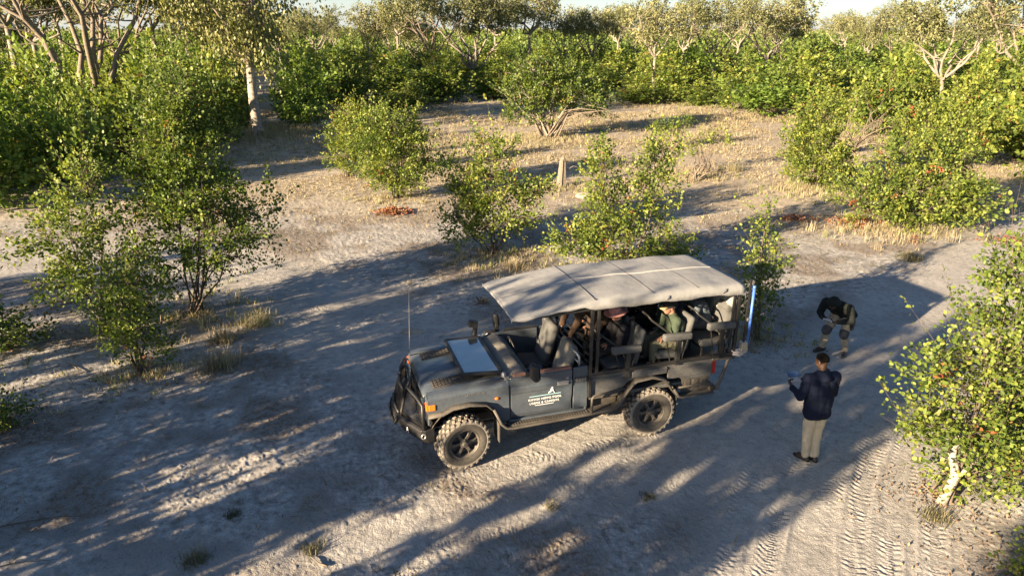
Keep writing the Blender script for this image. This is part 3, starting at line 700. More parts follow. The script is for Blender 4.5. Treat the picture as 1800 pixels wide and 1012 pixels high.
for i in range(13):
    x = 0.865 - i * 0.034; pr = []
    for j in range(31):
        y = -0.74 + j * 0.0493; f_ = i / 12
        z = 1.335 + 0.065 * math.sin(min(1, f_ * 1.25 + 0.12) * math.pi * 0.6) + 0.010 * math.sin(y * 23 + i * 0.8) * f_ + 0.006 * math.sin(y * 61 + i) + (-0.03 if abs(y) > 0.70 else 0) - (0.10 * max(0, f_ - 0.75) / 0.25)
        pr.append((x + 0.012 * math.sin(y * 9), y, z))
    secs.append(pr)
dc.loft(secs); dc.build('dash_cover', M['seat_pale'], truck, smooth=True)
ds = MB(); ds.span((0.46, -0.75, 1.0), (0.82, 0.75, 1.34)); ds.build('dashboard', M['black'], truck, bevel=0.02)
sn = MB()
sn.tube([(1.0, -0.90, 1.15), (0.93, -0.90, 1.22), (0.90, -0.89, 1.45), (0.90, -0.87, 1.52)], 0.042, 10); sn.box((0.94, -0.86, 1.57), (0.16, 0.11, 0.11), rot=(0, R(-15), 0), taper=(0.9, 0.85))
sn.build('snorkel', M['black'], truck, bevel=0.02)
for s in (1, -1):
    m_ = MB(); m_.box((0.50, s * 1.03, 1.52), (0.10, 0.19, 0.26), rot=(0, R(4), R(8) * s), taper=(0.85, 0.9)); mo = m_.build('mirror', M['black'], truck, bevel=0.035, seg=3)
    a = MB(); a.tube([(0.52, s * 0.85, 1.41), (0.52, s * 0.95, 1.40), (0.51, s * 1.0, 1.43)], 0.016, 8); a.box((0.53, s * 0.865, 1.405), (0.09, 0.04, 0.05)); a.build('mirror_arm', M['black'], mo)
    gp = MB(); gp.box((0.446, s * 1.03, 1.52), (0.004, 0.15, 0.20), rot=(0, R(4), R(8) * s)); gp.build('mirror_glass', M['glass'], mo)
sw = MB(); sw.tube([(0.40 + 0.10 * math.cos(q) * 0.5, -0.38 + 0.19 * math.sin(q), 1.27 + 0.18 * math.cos(q)) for q in [k * math.pi / 10 for k in range(20)]], 0.014, 6, closed=True)
for q in (0, 2.1, 4.2): sw.tube([(0.42, -0.38, 1.26), (0.40 + 0.05 * math.cos(q), -0.38 + 0.18 * math.sin(q), 1.27 + 0.17 * math.cos(q))], 0.01, 5)
sw.tube([(0.41, -0.38, 1.26), (0.60, -0.38, 1.18)], 0.025, 8); sw.build('steering_wheel', M['black'], truck, smooth=True)
for y, mt in ((0.40, M['seat_pale']), (-0.40, M['seat'])):
    s_ = thing('front_seat', None, None, (-0.05, y, 0.95), 0, parent=truck)
    pad((0.12, 0, 0.0), (0.50, 0.50, 0.16), (0, R(-5), 0), mt, s_, 'cushion', 0.06)
    pad((-0.16, 0, 0.36), (0.14, 0.48, 0.68), (0, R(-17), 0), mt, s_, 'backrest', 0.068)
    b = MB(); b.box((0.1, 0, -0.17), (0.46, 0.42, 0.2)); b.build('seat_frame', M['black'], s_)
for s in (1, -1):   # bent tube hoops over the cab back
    h = MB(); h.tube([(-0.30, s * 0.80, 1.36), (-0.29, s * 0.80, 1.55), (-0.27, s * 0.77, 1.60), (-0.25, s * 0.62, 1.605), (-0.25, s * 0.55, 1.58), (-0.27, s * 0.52, 1.50), (-0.29, s * 0.52, 1.36)], 0.021, 8)
    h.tube([(-0.28, s * 0.80, 1.46), (-0.28, s * 0.53, 1.46)], 0.015, 8); h.build('cab_hoop', M['chrome'], truck, smooth=True)
# ---- bull bar with mesh headlight guards, lamps, indicators, antenna
bb = MB()
lo = [(2.06, 0.84, 0.74), (2.13, 0.82, 0.74), (2.36, 0.40, 0.72), (2.42, 0.15, 0.71), (2.42, -0.15, 0.71), (2.36, -0.40, 0.72), (2.13, -0.82, 0.74), (2.06, -0.84, 0.74)]
bb.loft([[(x, y, 0.74), (x + 0.04, y * 1.01, 0.72), (x + 0.04, y * 1.01, 0.60), (x - 0.02, y, 0.50), (x - 0.10, y * 0.98, 0.50), (x - 0.10, y * 0.98, 0.74)] for x, y, z in lo], closed=True, cap=True)
bbo = bb.build('bull_bar', M['black'], truck, bevel=0.015)
t = MB()
for s in (1, -1):
    # outer guard loop
    t.tube([(2.12, s * 0.83, 0.74), (2.13, s * 0.84, 1.00), (2.12, s * 0.80, 1.11), (2.17, s * 0.66, 1.17), (2.25, s * 0.36, 1.20), (2.27, s * 0.28, 1.16), (2.36, s * 0.30, 0.80), (2.37, s * 0.32, 0.73)], 0.026, 8)
    t.tube([(2.27, s * 0.30, 1.18), (2.20, s * 0.27, 1.27), (2.19, s * 0.20, 1.29), (2.19, 0, 1.29)], 0.026, 8)
    t.tube([(2.42, s * 0.30, 0.72), (2.47, s * 0.28, 0.60), (2.48, s * 0.10, 0.57), (2.48, 0, 0.57)], 0.024, 8)
t.tube([(2.30, 0.28, 1.12), (2.33, 0, 1.13), (2.30, -0.28, 1.12)], 0.022, 8); t.tube([(2.40, 0.30, 0.78), (2.43, 0, 0.78), (2.40, -0.30, 0.78)], 0.024, 8)
t.build('tube_hoop', M['black'], bbo, smooth=True)
for s in (1, -1):
    g_ = MB()
    def GP(u, v): # bilinear panel
        A, B_, C_, D_ = Vector((2.14, s * 0.82, 0.78)), Vector((2.36, s * 0.33, 0.77)), Vector((2.27, s * 0.34, 1.15)), Vector((2.13, s * 0.80, 1.08))
        return (A * (1 - u) + B_ * u) * (1 - v) + (D_ * (1 - u) + C_ * u) * v
    for i in range(-9, 18):
        for sg in (1, -1):
            pts = []
            for k in range(13):
                u = i / 14 + k / 12 * 0.62; u = u if sg > 0 else 1 - u; v = k / 12
                if 0 <= u <= 1: pts.append(GP(u, v))
            if len(pts) > 1: g_.tube([pts[0], pts[-1]], 0.0045, 4, cap=False)
    g_.build('mesh_guard', M['black'], bbo)
g_ = MB()
for i in range(12):
    y = -0.27 + i * 0.049; g_.tube([(2.40, y, 0.78), (2.31, y, 1.12)], 0.0045, 4)
for z in range(7): g_.tube([(2.395 - z * 0.013, -0.28, 0.80 + z * 0.05), (2.395 - z * 0.013, 0.28, 0.80 + z * 0.05)], 0.0045, 4)
g_.build('mesh_guard', M['black'], bbo)
gr_ = MB(); gr_.span((2.062, -0.42, 0.84), (2.075, 0.42, 1.15))
for k in range(5): gr_.span((2.075, -0.41, 0.87 + k * 0.058), (2.095, 0.41, 0.895 + k * 0.058))
gr_.build('grille', M['black'], truck)
for s in (1, -1):
    h = MB(); h.lathe([(0.0, 2.10), (0.07, 2.098), (0.085, 2.085), (0.09, 2.062)], 20, (0, s * 0.55, 1.02), 'x'); h.build('headlight', M['glass'], truck, smooth=True)
    h = MB(); h.box((2.05, s * 0.80, 1.09), (0.06, 0.11, 0.10)); h.box((1.99, s * 0.856, 1.09), (0.10, 0.02, 0.09)); h.build('indicator', M['amber'], truck, bevel=0.012)
    h = MB(); h.ball((1.02, s * 0.856, 1.085), (0.035, 0.014, 0.022), 10); h.build('side_repeater', M['amber'], truck, smooth=True)
    h = MB(); h.tube([(2.13 + 0.03 * math.cos(q), s * 0.84, 0.63 + 0.04 * math.sin(q)) for q in [k * math.pi / 4 for k in range(8)]], 0.012, 6, closed=True); h.build('tow_shackle', M['chrome'], bbo, smooth=True)
lt = MB(); lt.prism([(0.03, 0.0), (0.018, 0.0), (0.012, 0.022), (-0.012, 0.022), (-0.018, 0.0), (-0.03, 0.0), (-0.008, 0.075), (0.008, 0.075)], 0, 0.003)
me = lt.mesh('emblem'); me.transform(Matrix.Translation((2.325, 0.58, 0.60)) @ Matrix.Rotation(R(-61), 4, 'Z')); link_mesh('emblem', me, M['white'], bbo)
an = MB(); an.tube([(2.20, 0.21, 1.10), (2.20, 0.21, 1.22)], 0.014, 8); an.tube([(2.20, 0.21, 1.2), (2.14, 0.215, 2.68)], 0.0045, 5); an.build('antenna', M['chrome'], truck)
# ---- rear: lamps, mudflaps, bumper
rr = MB(); rr.bar((-2.66, -0.86, 0.66), (-2.66, 0.86, 0.66), 0.10, 0.09); 
for s in (1, -1):
    rr.tube([(-2.92, s * 0.84, 1.20), (-2.88, s * 0.85, 1.05), (-2.70, s * 0.90, 0.64)], 0.028, 8)
    rr.bar((-3.0, s * 0.84, 1.19), (-2.6, s * 0.84, 1.19), 0.06, 0.05)
rr.build('rear_bumper', M['black_dusty'], truck, bevel=0.006)
for s in (1, -1):
    f = MB(); f.span((-1.98, s * 0.60, 0.28), (-1.995, s * 0.88, 0.80)); f.build('mudflap', M['rubber'], truck)
    f = MB(); f.span((1.0, s * 0.60, 0.34), (0.985, s * 0.88, 0.66)); f.build('mudflap', M['rubber'], truck)
    f = MB(); f.span((-2.72, s * 0.62, 0.90), (-2.64, s * 0.80, 1.14)); f.build('tail_lamp', M['red'], truck, bevel=0.01)
f = MB(); f.span((-2.64, -0.60, 0.86), (-2.70, 0.60, 1.18)); f.build('tailgate', M['black_dusty'], truck, bevel=0.01)
# ---- wheels
def tyre_mesh():
    t = MB(); Rr, W = 0.415, 0.135
    t.lathe([(0.235, -W * 0.82), (0.26, -W * 0.92), (0.31, -W * 1.02), (0.36, -W * 1.0), (0.392, -W * 0.88), (0.402, -W * 0.6), (0.404, 0), (0.402, W * 0.6), (0.392, W * 0.88), (0.36, W * 1.0), (0.31, W * 1.02), (0.26, W * 0.92), (0.235, W * 0.82)], 48, (0, 0, 0), 'y')
    return t
def tread_mesh():
    t = MB(); n = 26; W = 0.135
    for i in range(n):
        for (y, off, wd, ln_, sk) in ((-0.046, 0.5, 0.062, 0.050, 0.35), (0.046, 0.0, 0.062, 0.050, -0.35), (-0.108, 0.0, 0.050, 0.062, 0.1), (0.108, 0.5, 0.050, 0.062, -0.1)):
            q = 2 * math.pi * (i + off) / n; rr_ = 0.407 if abs(y) < 0.08 else 0.400
            Mx = Matrix.Rotation(-q, 4, 'Y') @ Matrix.Translation((rr_, y, 0)) @ Matrix.Rotation(sk, 4, 'X')
            b = MB(); b.box((0, 0, 0), (0.022, wd, ln_), taper=(1, 1)); t.add(b.v, b.f, Mx)
        for s in (1, -1):
            q = 2 * math.pi * (i + (0.5 if s > 0 else 0.0)) / n
            Mx = Matrix.Rotation(-q, 4, 'Y') @ Matrix.Translation((0.374, s * 0.133, 0)); b = MB(); b.box((0, 0, 0), (0.045, 0.016, 0.04)); t.add(b.v, b.f, Mx)
    return t
def rim_mesh():
    t = MB()
    t.lathe([(0.24, 0.112), (0.232, 0.118), (0.222, 0.105), (0.205, 0.04), (0.20, -0.10), (0.232, -0.11), (0.24, -0.10)], 36, (0, 0, 0), 'y')
    t.lathe([(0.0, 0.02), (0.2, 0.005)], 24, (0, 0, 0), 'y')
    for i in range(6):
        q = 2 * math.pi * i / 6; ca, sa = math.cos(q), math.sin(q)
        def P(r, h, tt): return (r * ca - tt * sa, h, r * sa + tt * ca)
        vs = [P(0.05, 0.075, -0.028), P(0.05, 0.075, 0.028), P(0.15, 0.085, 0.022), P(0.212, 0.07, 0.040), P(0.212, 0.07, -0.040), P(0.15, 0.085, -0.022)]
        bk = [P(r_, 0.01, t_) for r_, t_ in ((0.05, -0.028), (0.05, 0.028), (0.15, 0.022), (0.212, 0.04), (0.212, -0.04), (0.15, -0.022))]
        t.add(vs + bk, [(0, 1, 2, 3, 4, 5)[::-1], (6, 7, 8, 9, 10, 11)] + [(i_, (i_ + 1) % 6, 6 + (i_ + 1) % 6, 6 + i_) for i_ in range(6)])
    t.lathe([(0.0, 0.135), (0.035, 0.133), (0.045, 0.12), (0.05, 0.085), (0.075, 0.08), (0.075, 0.02)], 20, (0, 0, 0), 'y')
    for i in range(5):
        q = 2 * math.pi * (i + 0.3) / 5; t.lathe([(0, 0.10), (0.011, 0.098), (0.011, 0.07)], 6, (0.062 * math.cos(q), 0, 0.062 * math.sin(q)), 'y')
    return t
def beadline(): 
    t = MB(); t.lathe([(0.345, 0.1375), (0.352, 0.1395), (0.375, 0.1395), (0.39, 0.128)], 48, (0, 0, 0), 'y'); return t
wm = None
for x, s, steer in ((1.545, 1, R(9)), (1.545, -1, R(9)), (-1.545, 1, 0), (-1.545, -1, 0)):
    if wm is None:
        wm = thing('wheel', None, None, parent=truck)
        ty = tyre_mesh().build('tyre', M['rubber'], wm, smooth=True)
        tr = tread_mesh().build('tread', M['rubber_mud'], ty, bevel=0.006, seg=1); beadline().build('mud_ring', M['rubber_mud'], ty, smooth=True)
        ri = rim_mesh().build('rim', M['rim'], wm, bevel=0.005); wh = wm
    else:
        wh = wm.copy(); C.objects.link(wh)
        for chd in wm.children:
            c2 = chd.copy(); C.objects.link(c2); c2.parent = wh
            for g2 in chd.children: g3 = g2.copy(); C.objects.link(g3); g3.parent = c2
    wh.parent = truck; wh.location = (x, s * 0.78, 0.415); wh.rotation_euler = (0, 0, steer + (0 if s > 0 else math.pi))
# ---- things carried on the truck
def T(p): return TM @ Vector(p)
def place_local(o): o.matrix_world = TM; return o
jk = thing('high_lift_jack', 'tall blue high-lift jack strapped upright to the tail of the truck', 'jack', T((-3.12, 0.90, 0)), TA)
b = MB(); b.bar((0, 0, 1.30), (0, 0.0, 2.52), 0.035, 0.022); b.build('toothed_bar', M['black'], jk)
b = MB(); b.tube([(-0.06, 0.02, 1.36), (-0.06, 0.02, 2.36)], 0.022, 10); b.tube([(-0.06, 0.02, 2.36), (-0.06, 0.02, 2.42)], 0.026, 10); b.build('handle', M['blue_paint'], jk, smooth=True)
b = MB(); b.box((-0.01, 0, 1.38), (0.12, 0.08, 0.16)); b.box((0.03, 0.0, 1.30), (0.16, 0.12, 0.03)); b.build('jack_foot', M['chrome'], jk, bevel=0.008); b = MB(); b.box((-0.03, 0.01, 1.85), (0.07, 0.05, 0.05)); b.build('jack_runner', M['chrome'], jk, bevel=0.008)
rp = MB(); rg = random.Random(3)
pts = []
for i in range(70):
    q = i * 0.75; pts.append((0.10 * math.cos(q) + 0.03 * rg.uniform(-1, 1), 0.13 * math.sin(q) + 0.03 * rg.uniform(-1, 1), 1.26 + 0.028 * math.sin(q * 0.37) + rg.uniform(-.015, .015)))
rp.tube(pts, 0.010, 5); rpo = rp.build('rope_coil', M['rope'], None, smooth=True); rpo.location = T((-3.05, 0.82, 0)); rpo.rotation_euler[2] = TA
tag(rpo, 'tangled grey rope and straps bundled on the tail corner below the blue jack', 'rope')
b = MB(); b.box((0, 0, 0), (0.24, 0.17, 0.03), rot=(0, 0, 0.3)); o = b.build('book', mat('navy_cover', (0.02, 0.05, 0.12), 0.5), None, bevel=0.004); o.location = T((0.16, 0.06, 1.06)); o.rotation_euler[2] = TA + 0.2; tag(o, 'dark blue book lying between the two front seats', 'book')
b = MB(); b.span((-0.13, -0.13, -0.2), (0.13, 0.13, -0.02)); 
b = MB(); b.ball((0, 0, 0), (0.10, 0.08, 0.06), 14); me = b.mesh('bag')
rg = random.Random(9)
for v in me.vertices: v.co *= 1 + rg.uniform(-0.22, 0.22)
o = link_mesh('blue_bag', me, mat('bright_blue_cloth', (0.03, 0.10, 0.55), 0.6), None); o.location = T((0.20, 0.34, 1.10)); tag(o, 'crumpled bright blue bag on the near front seat of the truck', 'bag')
b = MB(); b.span((-0.12, -0.14, -0.17), (0.12, 0.14, 0.0)); cs = b.build('centre_console', M['black'], truck, bevel=0.01); cs.location = (0.12, 0.04, 1.045)
# ================================================================ plants
def leaves_np(P, D, size, rs, flat=0.35, droop=0.0, tint=None, aspect=0.62, rounded=False):
    """one folded two-triangle leaf at every point P, pointing roughly along D"""
    n = len(P)
    d = D + rs.normal(0, 0.55, (n, 3)); d[:, 2] -= droop; d /= np.linalg.norm(d, axis=1)[:, None] + 1e-9
    up = rs.normal(0, 1, (n, 3)); up[:, 2] += flat * 3
    s = np.cross(d, up); s /= np.linalg.norm(s, axis=1)[:, None] + 1e-9
    nn = np.cross(s, d)
    L = (size * rs.uniform(0.6, 1.3, n))[:, None]; w_ = L * aspect * 0.5
    fold = w_ * rs.uniform(0.0, 0.7, n)[:, None]
    a = P; t = P + d * L; l = P + d * L * 0.45 + s * w_ + nn * fold; r = P + d * L * 0.45 - s * w_ + nn * fold
    V = np.stack([a, l, t, r], 1).reshape(-1, 3)
    if rounded:
        l1 = P + d * L * 0.22 + s * w_ * 0.85 + nn * fold * 0.8; l2 = P + d * L * 0.66 + s * w_ * 0.85 + nn * fold * 0.8
        r1 = P + d * L * 0.22 - s * w_ * 0.85 + nn * fold * 0.8; r2 = P + d * L * 0.66 - s * w_ * 0.85 + nn * fold * 0.8
        V = np.stack([a, l1, l2, t, r2, r1], 1).reshape(-1, 3); b = np.arange(n) * 6; T3 = lambda i, j, k: np.stack([b + i, b + j, b + k], 1)
        Fq = np.stack([T3(0, 2, 1), T3(0, 3, 2), T3(0, 4, 3), T3(0, 5, 4)], 1).reshape(-1, 3)
        return V, Fq, np.repeat(rs.uniform(0, 1, n) if tint is None else tint, 6)
    b = np.arange(n) * 4
    Fq = np.stack([np.stack([b, b + 2, b + 1], 1), np.stack([b, b + 3, b + 2], 1)], 1).reshape(-1, 3)
    ti = rs.uniform(0, 1, n) if tint is None else tint
    return V, Fq, np.repeat(ti, 4)
def shrub_mesh(seed, lobes, ntw, lpt, lsz, twl=0.45, h0=0.0, stems=6, red=0.03, woody=1.0, stem_r=0.03, droop=0.15, clump=0.75, shoots=0, hang=0, rounded=False):
    """returns (foliage arrays, wood MB). lobes: (centre, radii, weight)"""
    rs = np.random.RandomState(seed)
    Wt = np.array([l[2] * (l[1][0] * l[1][1] * l[1][2]) ** (2 / 3) for l in lobes]); Wt /= Wt.sum()
    wood = MB(); tips = []
    # stems lean from the base towards the lobes
    for i in range(stems):
        l = lobes[rs.choice(len(lobes), p=Wt)]
        e = np.array(l[0]) + np.array(l[1]) * rs.uniform(-0.45, 0.45, 3); b = np.array([rs.normal(0, 0.10), rs.normal(0, 0.10), -0.05])
        k = 6; mid = b * 0.5 + e * 0.5 + np.array([rs.normal(0, 0.12), rs.normal(0, 0.12), 0.05]) * (e[2] * 0.5); mid[:2] = mid[:2] * 0.85
        pts = [(1 - t) ** 2 * b + 2 * t * (1 - t) * mid + t * t * e for t in np.linspace(0, 1, k)]
        for j in range(1, k): pts[j] = pts[j] + rs.normal(0, 0.035, 3)
        wood.tube(pts, [stem_r * (1 - 0.7 * j / (k - 1)) for j in range(k)], 5, cap=False); tips.append(pts)
    allp = np.array([p for t in tips for p in t[2:]])
    A, Dv, TT = [], [], []
    waves = [(rs.normal(0, 4.2, 3), rs.uniform(0, 6.28)) for _ in range(5)]
    for i in range(ntw):
        l = lobes[rs.choice(len(lobes), p=Wt)]
        v = rs.normal(0, 1, 3); v /= np.linalg.norm(v); r = rs.uniform(0.35, 1.0) ** 0.6
        bumpy = sum(math.sin(float(w_ @ v) + f_) for w_, f_ in waves) / 3
        if bumpy < -0.18 and rs.rand() < 0.75: continue
        r *= 1.0 + 0.42 * bumpy
        if rs.rand() < 0.05: r *= 1.25
        p = np.array(l[0]) + np.array(l[1]) * v * r
        if p[2] < h0: p[2] = h0 + rs.uniform(0, 0.25)
        d = v * 0.8 + np.array([0, 0, 0.45]) + rs.normal(0, 0.35, 3); d /= np.linalg.norm(d)
        if rs.rand() < hang: d = np.array([0, 0, -1.0]) + rs.normal(0, 0.22, 3); d /= np.linalg.norm(d); p = p + d * twl * 0.4
        k = max(3, int(lpt * rs.uniform(0.5, 1.5))); t = rs.uniform(0, 1, k); L = twl * rs.uniform(0.6, 1.4)
        c = p + d * L * (t[:, None] - 0.5) + rs.normal(0, 0.07 * clump * (twl / 0.45), (k, 3))
        A.append(c); Dv.append(np.repeat(d[None], k, 0))
        base = rs.uniform(0.1, 0.8); ti = np.clip(base + rs.normal(0, 0.13, k), 0, 1.0)
        if rs.rand() < red * 0.22: ti[:] = rs.uniform(1.35, 2.0, k)
        else: ti[rs.rand(k) < 0.003] = 1.5
        TT.append(ti)
        if i < ntw * woody * 0.55:
            j = np.argmin(((allp - p) ** 2).sum(1) + 0.6 * np.maximum(0, allp[:, 2] - p[2])); q = allp[j]
            m_ = (p + q) / 2 + rs.normal(0, 0.05, 3)
            wood.tube([q, m_, p, p + d * L * 0.5], [stem_r * 0.28, stem_r * 0.2, stem_r * 0.13, stem_r * 0.06], 3, cap=False)
    for i in range(shoots):       # long leafy shoots that break the outline
        l = lobes[rs.choice(len(lobes), p=Wt)]; v = rs.normal(0, 1, 3); v[2] = abs(v[2]) * 1.3 + 0.3; v /= np.linalg.norm(v)
        p = np.array(l[0]) + np.array(l[1]) * v * 0.85; d = v * 0.6 + np.array([0, 0, 0.7]) + rs.normal(0, .2, 3); d /= np.linalg.norm(d); Ls = twl * rs.uniform(1.0, 2.2)
        k = int(lpt * 1.1); t = rs.uniform(0, 1, k); A.append(p + d * Ls * t[:, None] + rs.normal(0, 0.045 * (twl / 0.45), (k, 3))); Dv.append(np.repeat(d[None], k, 0)); TT.append(np.clip(rs.normal(0.65, 0.15, k), 0, 1))
        wood.tube([np.array(l[0]), p, p + d * Ls], [stem_r * 0.3, stem_r * 0.2, stem_r * 0.08], 3, cap=False)
    A = np.vstack(A); Dv = np.vstack(Dv); TT = np.concatenate(TT)
    return leaves_np(A, Dv, lsz, rs, droop=droop, tint=TT, rounded=rounded, aspect=0.8 if rounded else 0.62), wood
def make_plant(name, arr, wood, lm, wm, loc, label, cat, group=None, rz=0, scale=1, fol='foliage', wn='stems'):
    t = thing(name, label, cat, loc, rz, group); t.scale = (scale,) * 3
    me = np_mesh(fol, arr[0], arr[1], 3, {'tint': arr[2]}); link_mesh(fol, me, lm, t)
    if wood is not None and wood.f: wood.build(wn, wm, t, smooth=True, fixn=False)
    return t
def g3(px, py): x, y = G(px, py); return (x, y, hz(x, y) - 0.02)
random.seed(11)
# --- the shrubs near the truck, each with its own shape (lobes given in metres around the stem base)
def L(*a): return [((x, y, z), (rx, ry, rz), w_) for (x, y, z, rx, ry, rz, w_) in a]
HERO = [
 # name, base pixel, lobes, twigs, leaves per twig, leaf size, stems, label
 (( 345, 548), L((0.1, 0.6, 4.6, 0.62, 0.6, 0.9, 2.2), (-0.1, 0.4, 3.7, 0.95, 1.0, 0.9, 1.8), (0.0, 0.2, 2.9, 1.2, 1.1, 0.7, 1.5), (0.4, -0.1, 2.0, 1.35, 1.2, 0.9, 1), (-0.3, 0, 1.1, 1.1, 1.0, 0.6, .45), (1.4, 0.3, 2.1, 0.7, 0.8, 0.9, .9)), 760, 16, 0.095, 11, 'tallest leafy shrub left of the dirt track, with many thin dark stems at its foot'),
 (( 188, 582), L((-0.1, 0.3, 3.2, 0.55, 0.6, 0.7, .9), (-0.25, 0, 2.3, 1.0, 0.9, 0.7, .9), (0.3, 0.1, 1.4, 1.0, 0.9, 0.65, .8), (-0.6, 0, 1.1, 0.6, 0.6, 0.5, .7)), 330, 14, 0.095, 9, 'thin open shrub with dark bare lower stems at the left edge of the sand clearing'),
 (( 250, 655), L((0.05, 0, 1.75, 0.55, 0.5, 0.55, 1), (-0.05, 0, 1.05, 0.65, 0.6, 0.5, 1), (0.15, 0, 0.55, 0.5, 0.5, 0.3, .5)), 170, 13, 0.085, 6, 'small sunlit shrub standing in front of the two tall dark shrubs on the left'),
 ((  15, 615), L((-0.4, 0, 0.45, 0.8, 0.6, 0.35, 1), (0.3, 0, 0.35, 0.5, 0.5, 0.25, 1)), 120, 14, 0.09, 6, 'low dark green bush at the left edge of the photo beside pale sand'),
 ((   5, 748), L((0, 0, 0.28, 0.45, 0.4, 0.26, 1)), 50, 12, 0.075, 5, 'tiny sunlit yellow-green bush at the bottom left edge'),
 (( 612, 312), L((0.0, 0.2, 1.9, 0.75, 0.8, 0.9, 1), (0, 0, 0.9, 0.85, 0.8, 0.7, 1), (0.3, 0.5, 2.6, 0.6, 0.6, 0.6, 1)), 330, 14, 0.12, 7, 'yellow-green upright shrub half hidden by the darker rounded shrub beside it'),
 (( 695, 350), L((0.0, 0.3, 2.4, 1.2, 1.1, 0.9, 1), (0.1, 0, 1.4, 1.5, 1.2, 0.8, 1), (-0.9, 0.5, 2.3, 0.7, 0.8, 0.9, 1), (0, 0, 0.7, 0.95, 0.9, 0.4, .7)), 560, 15, 0.12, 9, 'dark rounded shrub above the pile of rust-red dead leaves'),
 (( 866, 446), L((0.05, 0.1, 2.9, 0.55, 0.6, 0.75, 1), (-0.1, 0, 1.9, 0.9, 0.9, 0.6, 1), (0.1, 0, 1.0, 1.25, 1.1, 0.6, 1), (-1.15, 0, 2.6, 0.38, 0.4, 0.4, .9), (-0.75, 0, 2.2, 0.5, 0.4, 0.45, .9), (1.0, 0.1, 1.9, 0.65, 0.5, 0.45, .9), (-0.9, -0.1, 0.9, 0.6, 0.6, 0.5, .8)), 500, 13, 0.105, 9, 'sunlit shrub with a pointed top standing between the dark rounded shrub and the wooden stump'),
 ((1092, 478), L((-0.2, 0.1, 1.9, 0.85, 0.7, 0.6, 1), (0, 0, 0.95, 1.35, 1.1, 0.6, 1.2), (-0.65, 0, 2.9, 0.5, 0.45, 0.65, 1.3), (0.75, 0.1, 2.7, 0.5, 0.45, 0.85, 1.4), (-1.3, 0, 0.9, 0.7, 0.7, 0.5, 1), (1.3, 0, 0.6, 0.6, 0.6, 0.4, 1), (1.25, 0.2, 3.2, 0.35, 0.3, 0.25, .6)), 560, 13, 0.105, 10, 'two-horned leafy shrub directly behind the truck canopy'),
 ((1328, 592), L((0.0, 0, 1.75, 0.45, 0.45, 0.55, 1), (-0.05, 0, 0.9, 0.55, 0.5, 0.5, 1), (-0.15, 0, 2.65, 0.16, 0.16, 0.35, .8)), 140, 11, 0.09, 5, 'slim dark sapling just behind the blue jack at the tail of the truck'),
 ((1585, 402), L((0.0, 0.2, 1.3, 1.9, 1.3, 0.85, 1.1), (0.1, 0.3, 2.3, 1.2, 1.1, 0.8, 1), (-1.5, 0, 1.0, 1.0, 0.9, 0.7, 1), (1.6, 0, 1.1, 1.1, 1.0, 0.8, 1), (0.3, -0.3, 0.7, 1.8, 1.0, 0.5, 1), (1.9, 1.0, 2.4, 0.9, 0.9, 0.6, .9)), 850, 14, 0.125, 12, 'wide sunlit shrub spreading over dry grass on the right, above the fallen red branches'),
 ((1425, 332), L((0.0, 0.2, 1.7, 1.5, 1.2, 0.9, 1), (0.2, 0, 0.9, 1.6, 1.3, 0.7, 1), (0.1, 0.4, 2.7, 1.0, 0.9, 0.8, 1)), 560, 14, 0.13, 9, 'full yellow-green shrub behind and to the left of the wide sunlit one on the right'),
 ((1655, 300), L((0.0, 0.2, 1.7, 2.0, 1.6, 1.0, 1), (1.2, 0, 2.0, 1.6, 1.3, 0.8, 1), (-1.0, 0.4, 2.2, 1.2, 1.2, 0.9, 1)), 620, 14, 0.15, 9, 'broad pale green shrub behind the wide sunlit one at the far right'),
 ((1648, 868), L((0.75, 0.4, 2.7, 0.55, 0.6, 0.6, 1), (0.4, 0.3, 2.0, 0.75, 0.7, 0.42, 1.0), (0.25, 0, 1.3, 0.7, 0.7, 0.38, 1.0), (0.5, -0.1, 0.65, 0.75, 0.8, 0.45, 1.0), (-0.5, 0, 1.95, 0.3, 0.3, 0.2, 1.0), (-0.45, 0, 1.15, 0.35, 0.3, 0.2, 1.0), (1.5, 0.5, 1.8, 0.9, 0.9, 0.9, 1), (1.5, 0.2, 0.8, 0.9, 0.8, 0.5, .8), (0.75, 0.7, 3.2, 0.35, 0.4, 0.35, .8)), 900, 12, 0.085, 10, 'large leafy shrub with a pale crooked stem at the right edge, nearest to the camera'),
 ((1800, 1040), L((0.1, 0, 0.45, 0.35, 0.3, 0.30, 1)), 46, 11, 0.075, 4, 'leafy twig tips poking in at the bottom right corner'),
 ((1240, 305), L((-0.5, 0, 1.5, 0.4, 0.4, 0.3, 1), (0.3, 0.1, 1.75, 0.5, 0.4, 0.3, 1), (-0.9, 0.0, 0.9, 0.4, 0.3, 0.2, 1), (0.9, 0, 1.5, 0.3, 0.3, 0.2, 1)), 42, 11, 0.12, 9, 'spindly sapling with few leaves and bare twigs in the sunlit clearing'),
 ((1180, 262), L((-0.3, 0, 1.1, 0.9, 0.5, 0.35, 1), (0.6, 0, 1.5, 0.5, 0.4, 0.25, 1)), 60, 12, 0.13, 6, 'low airy shrub on the dry grass behind the two-horned shrub'),
]
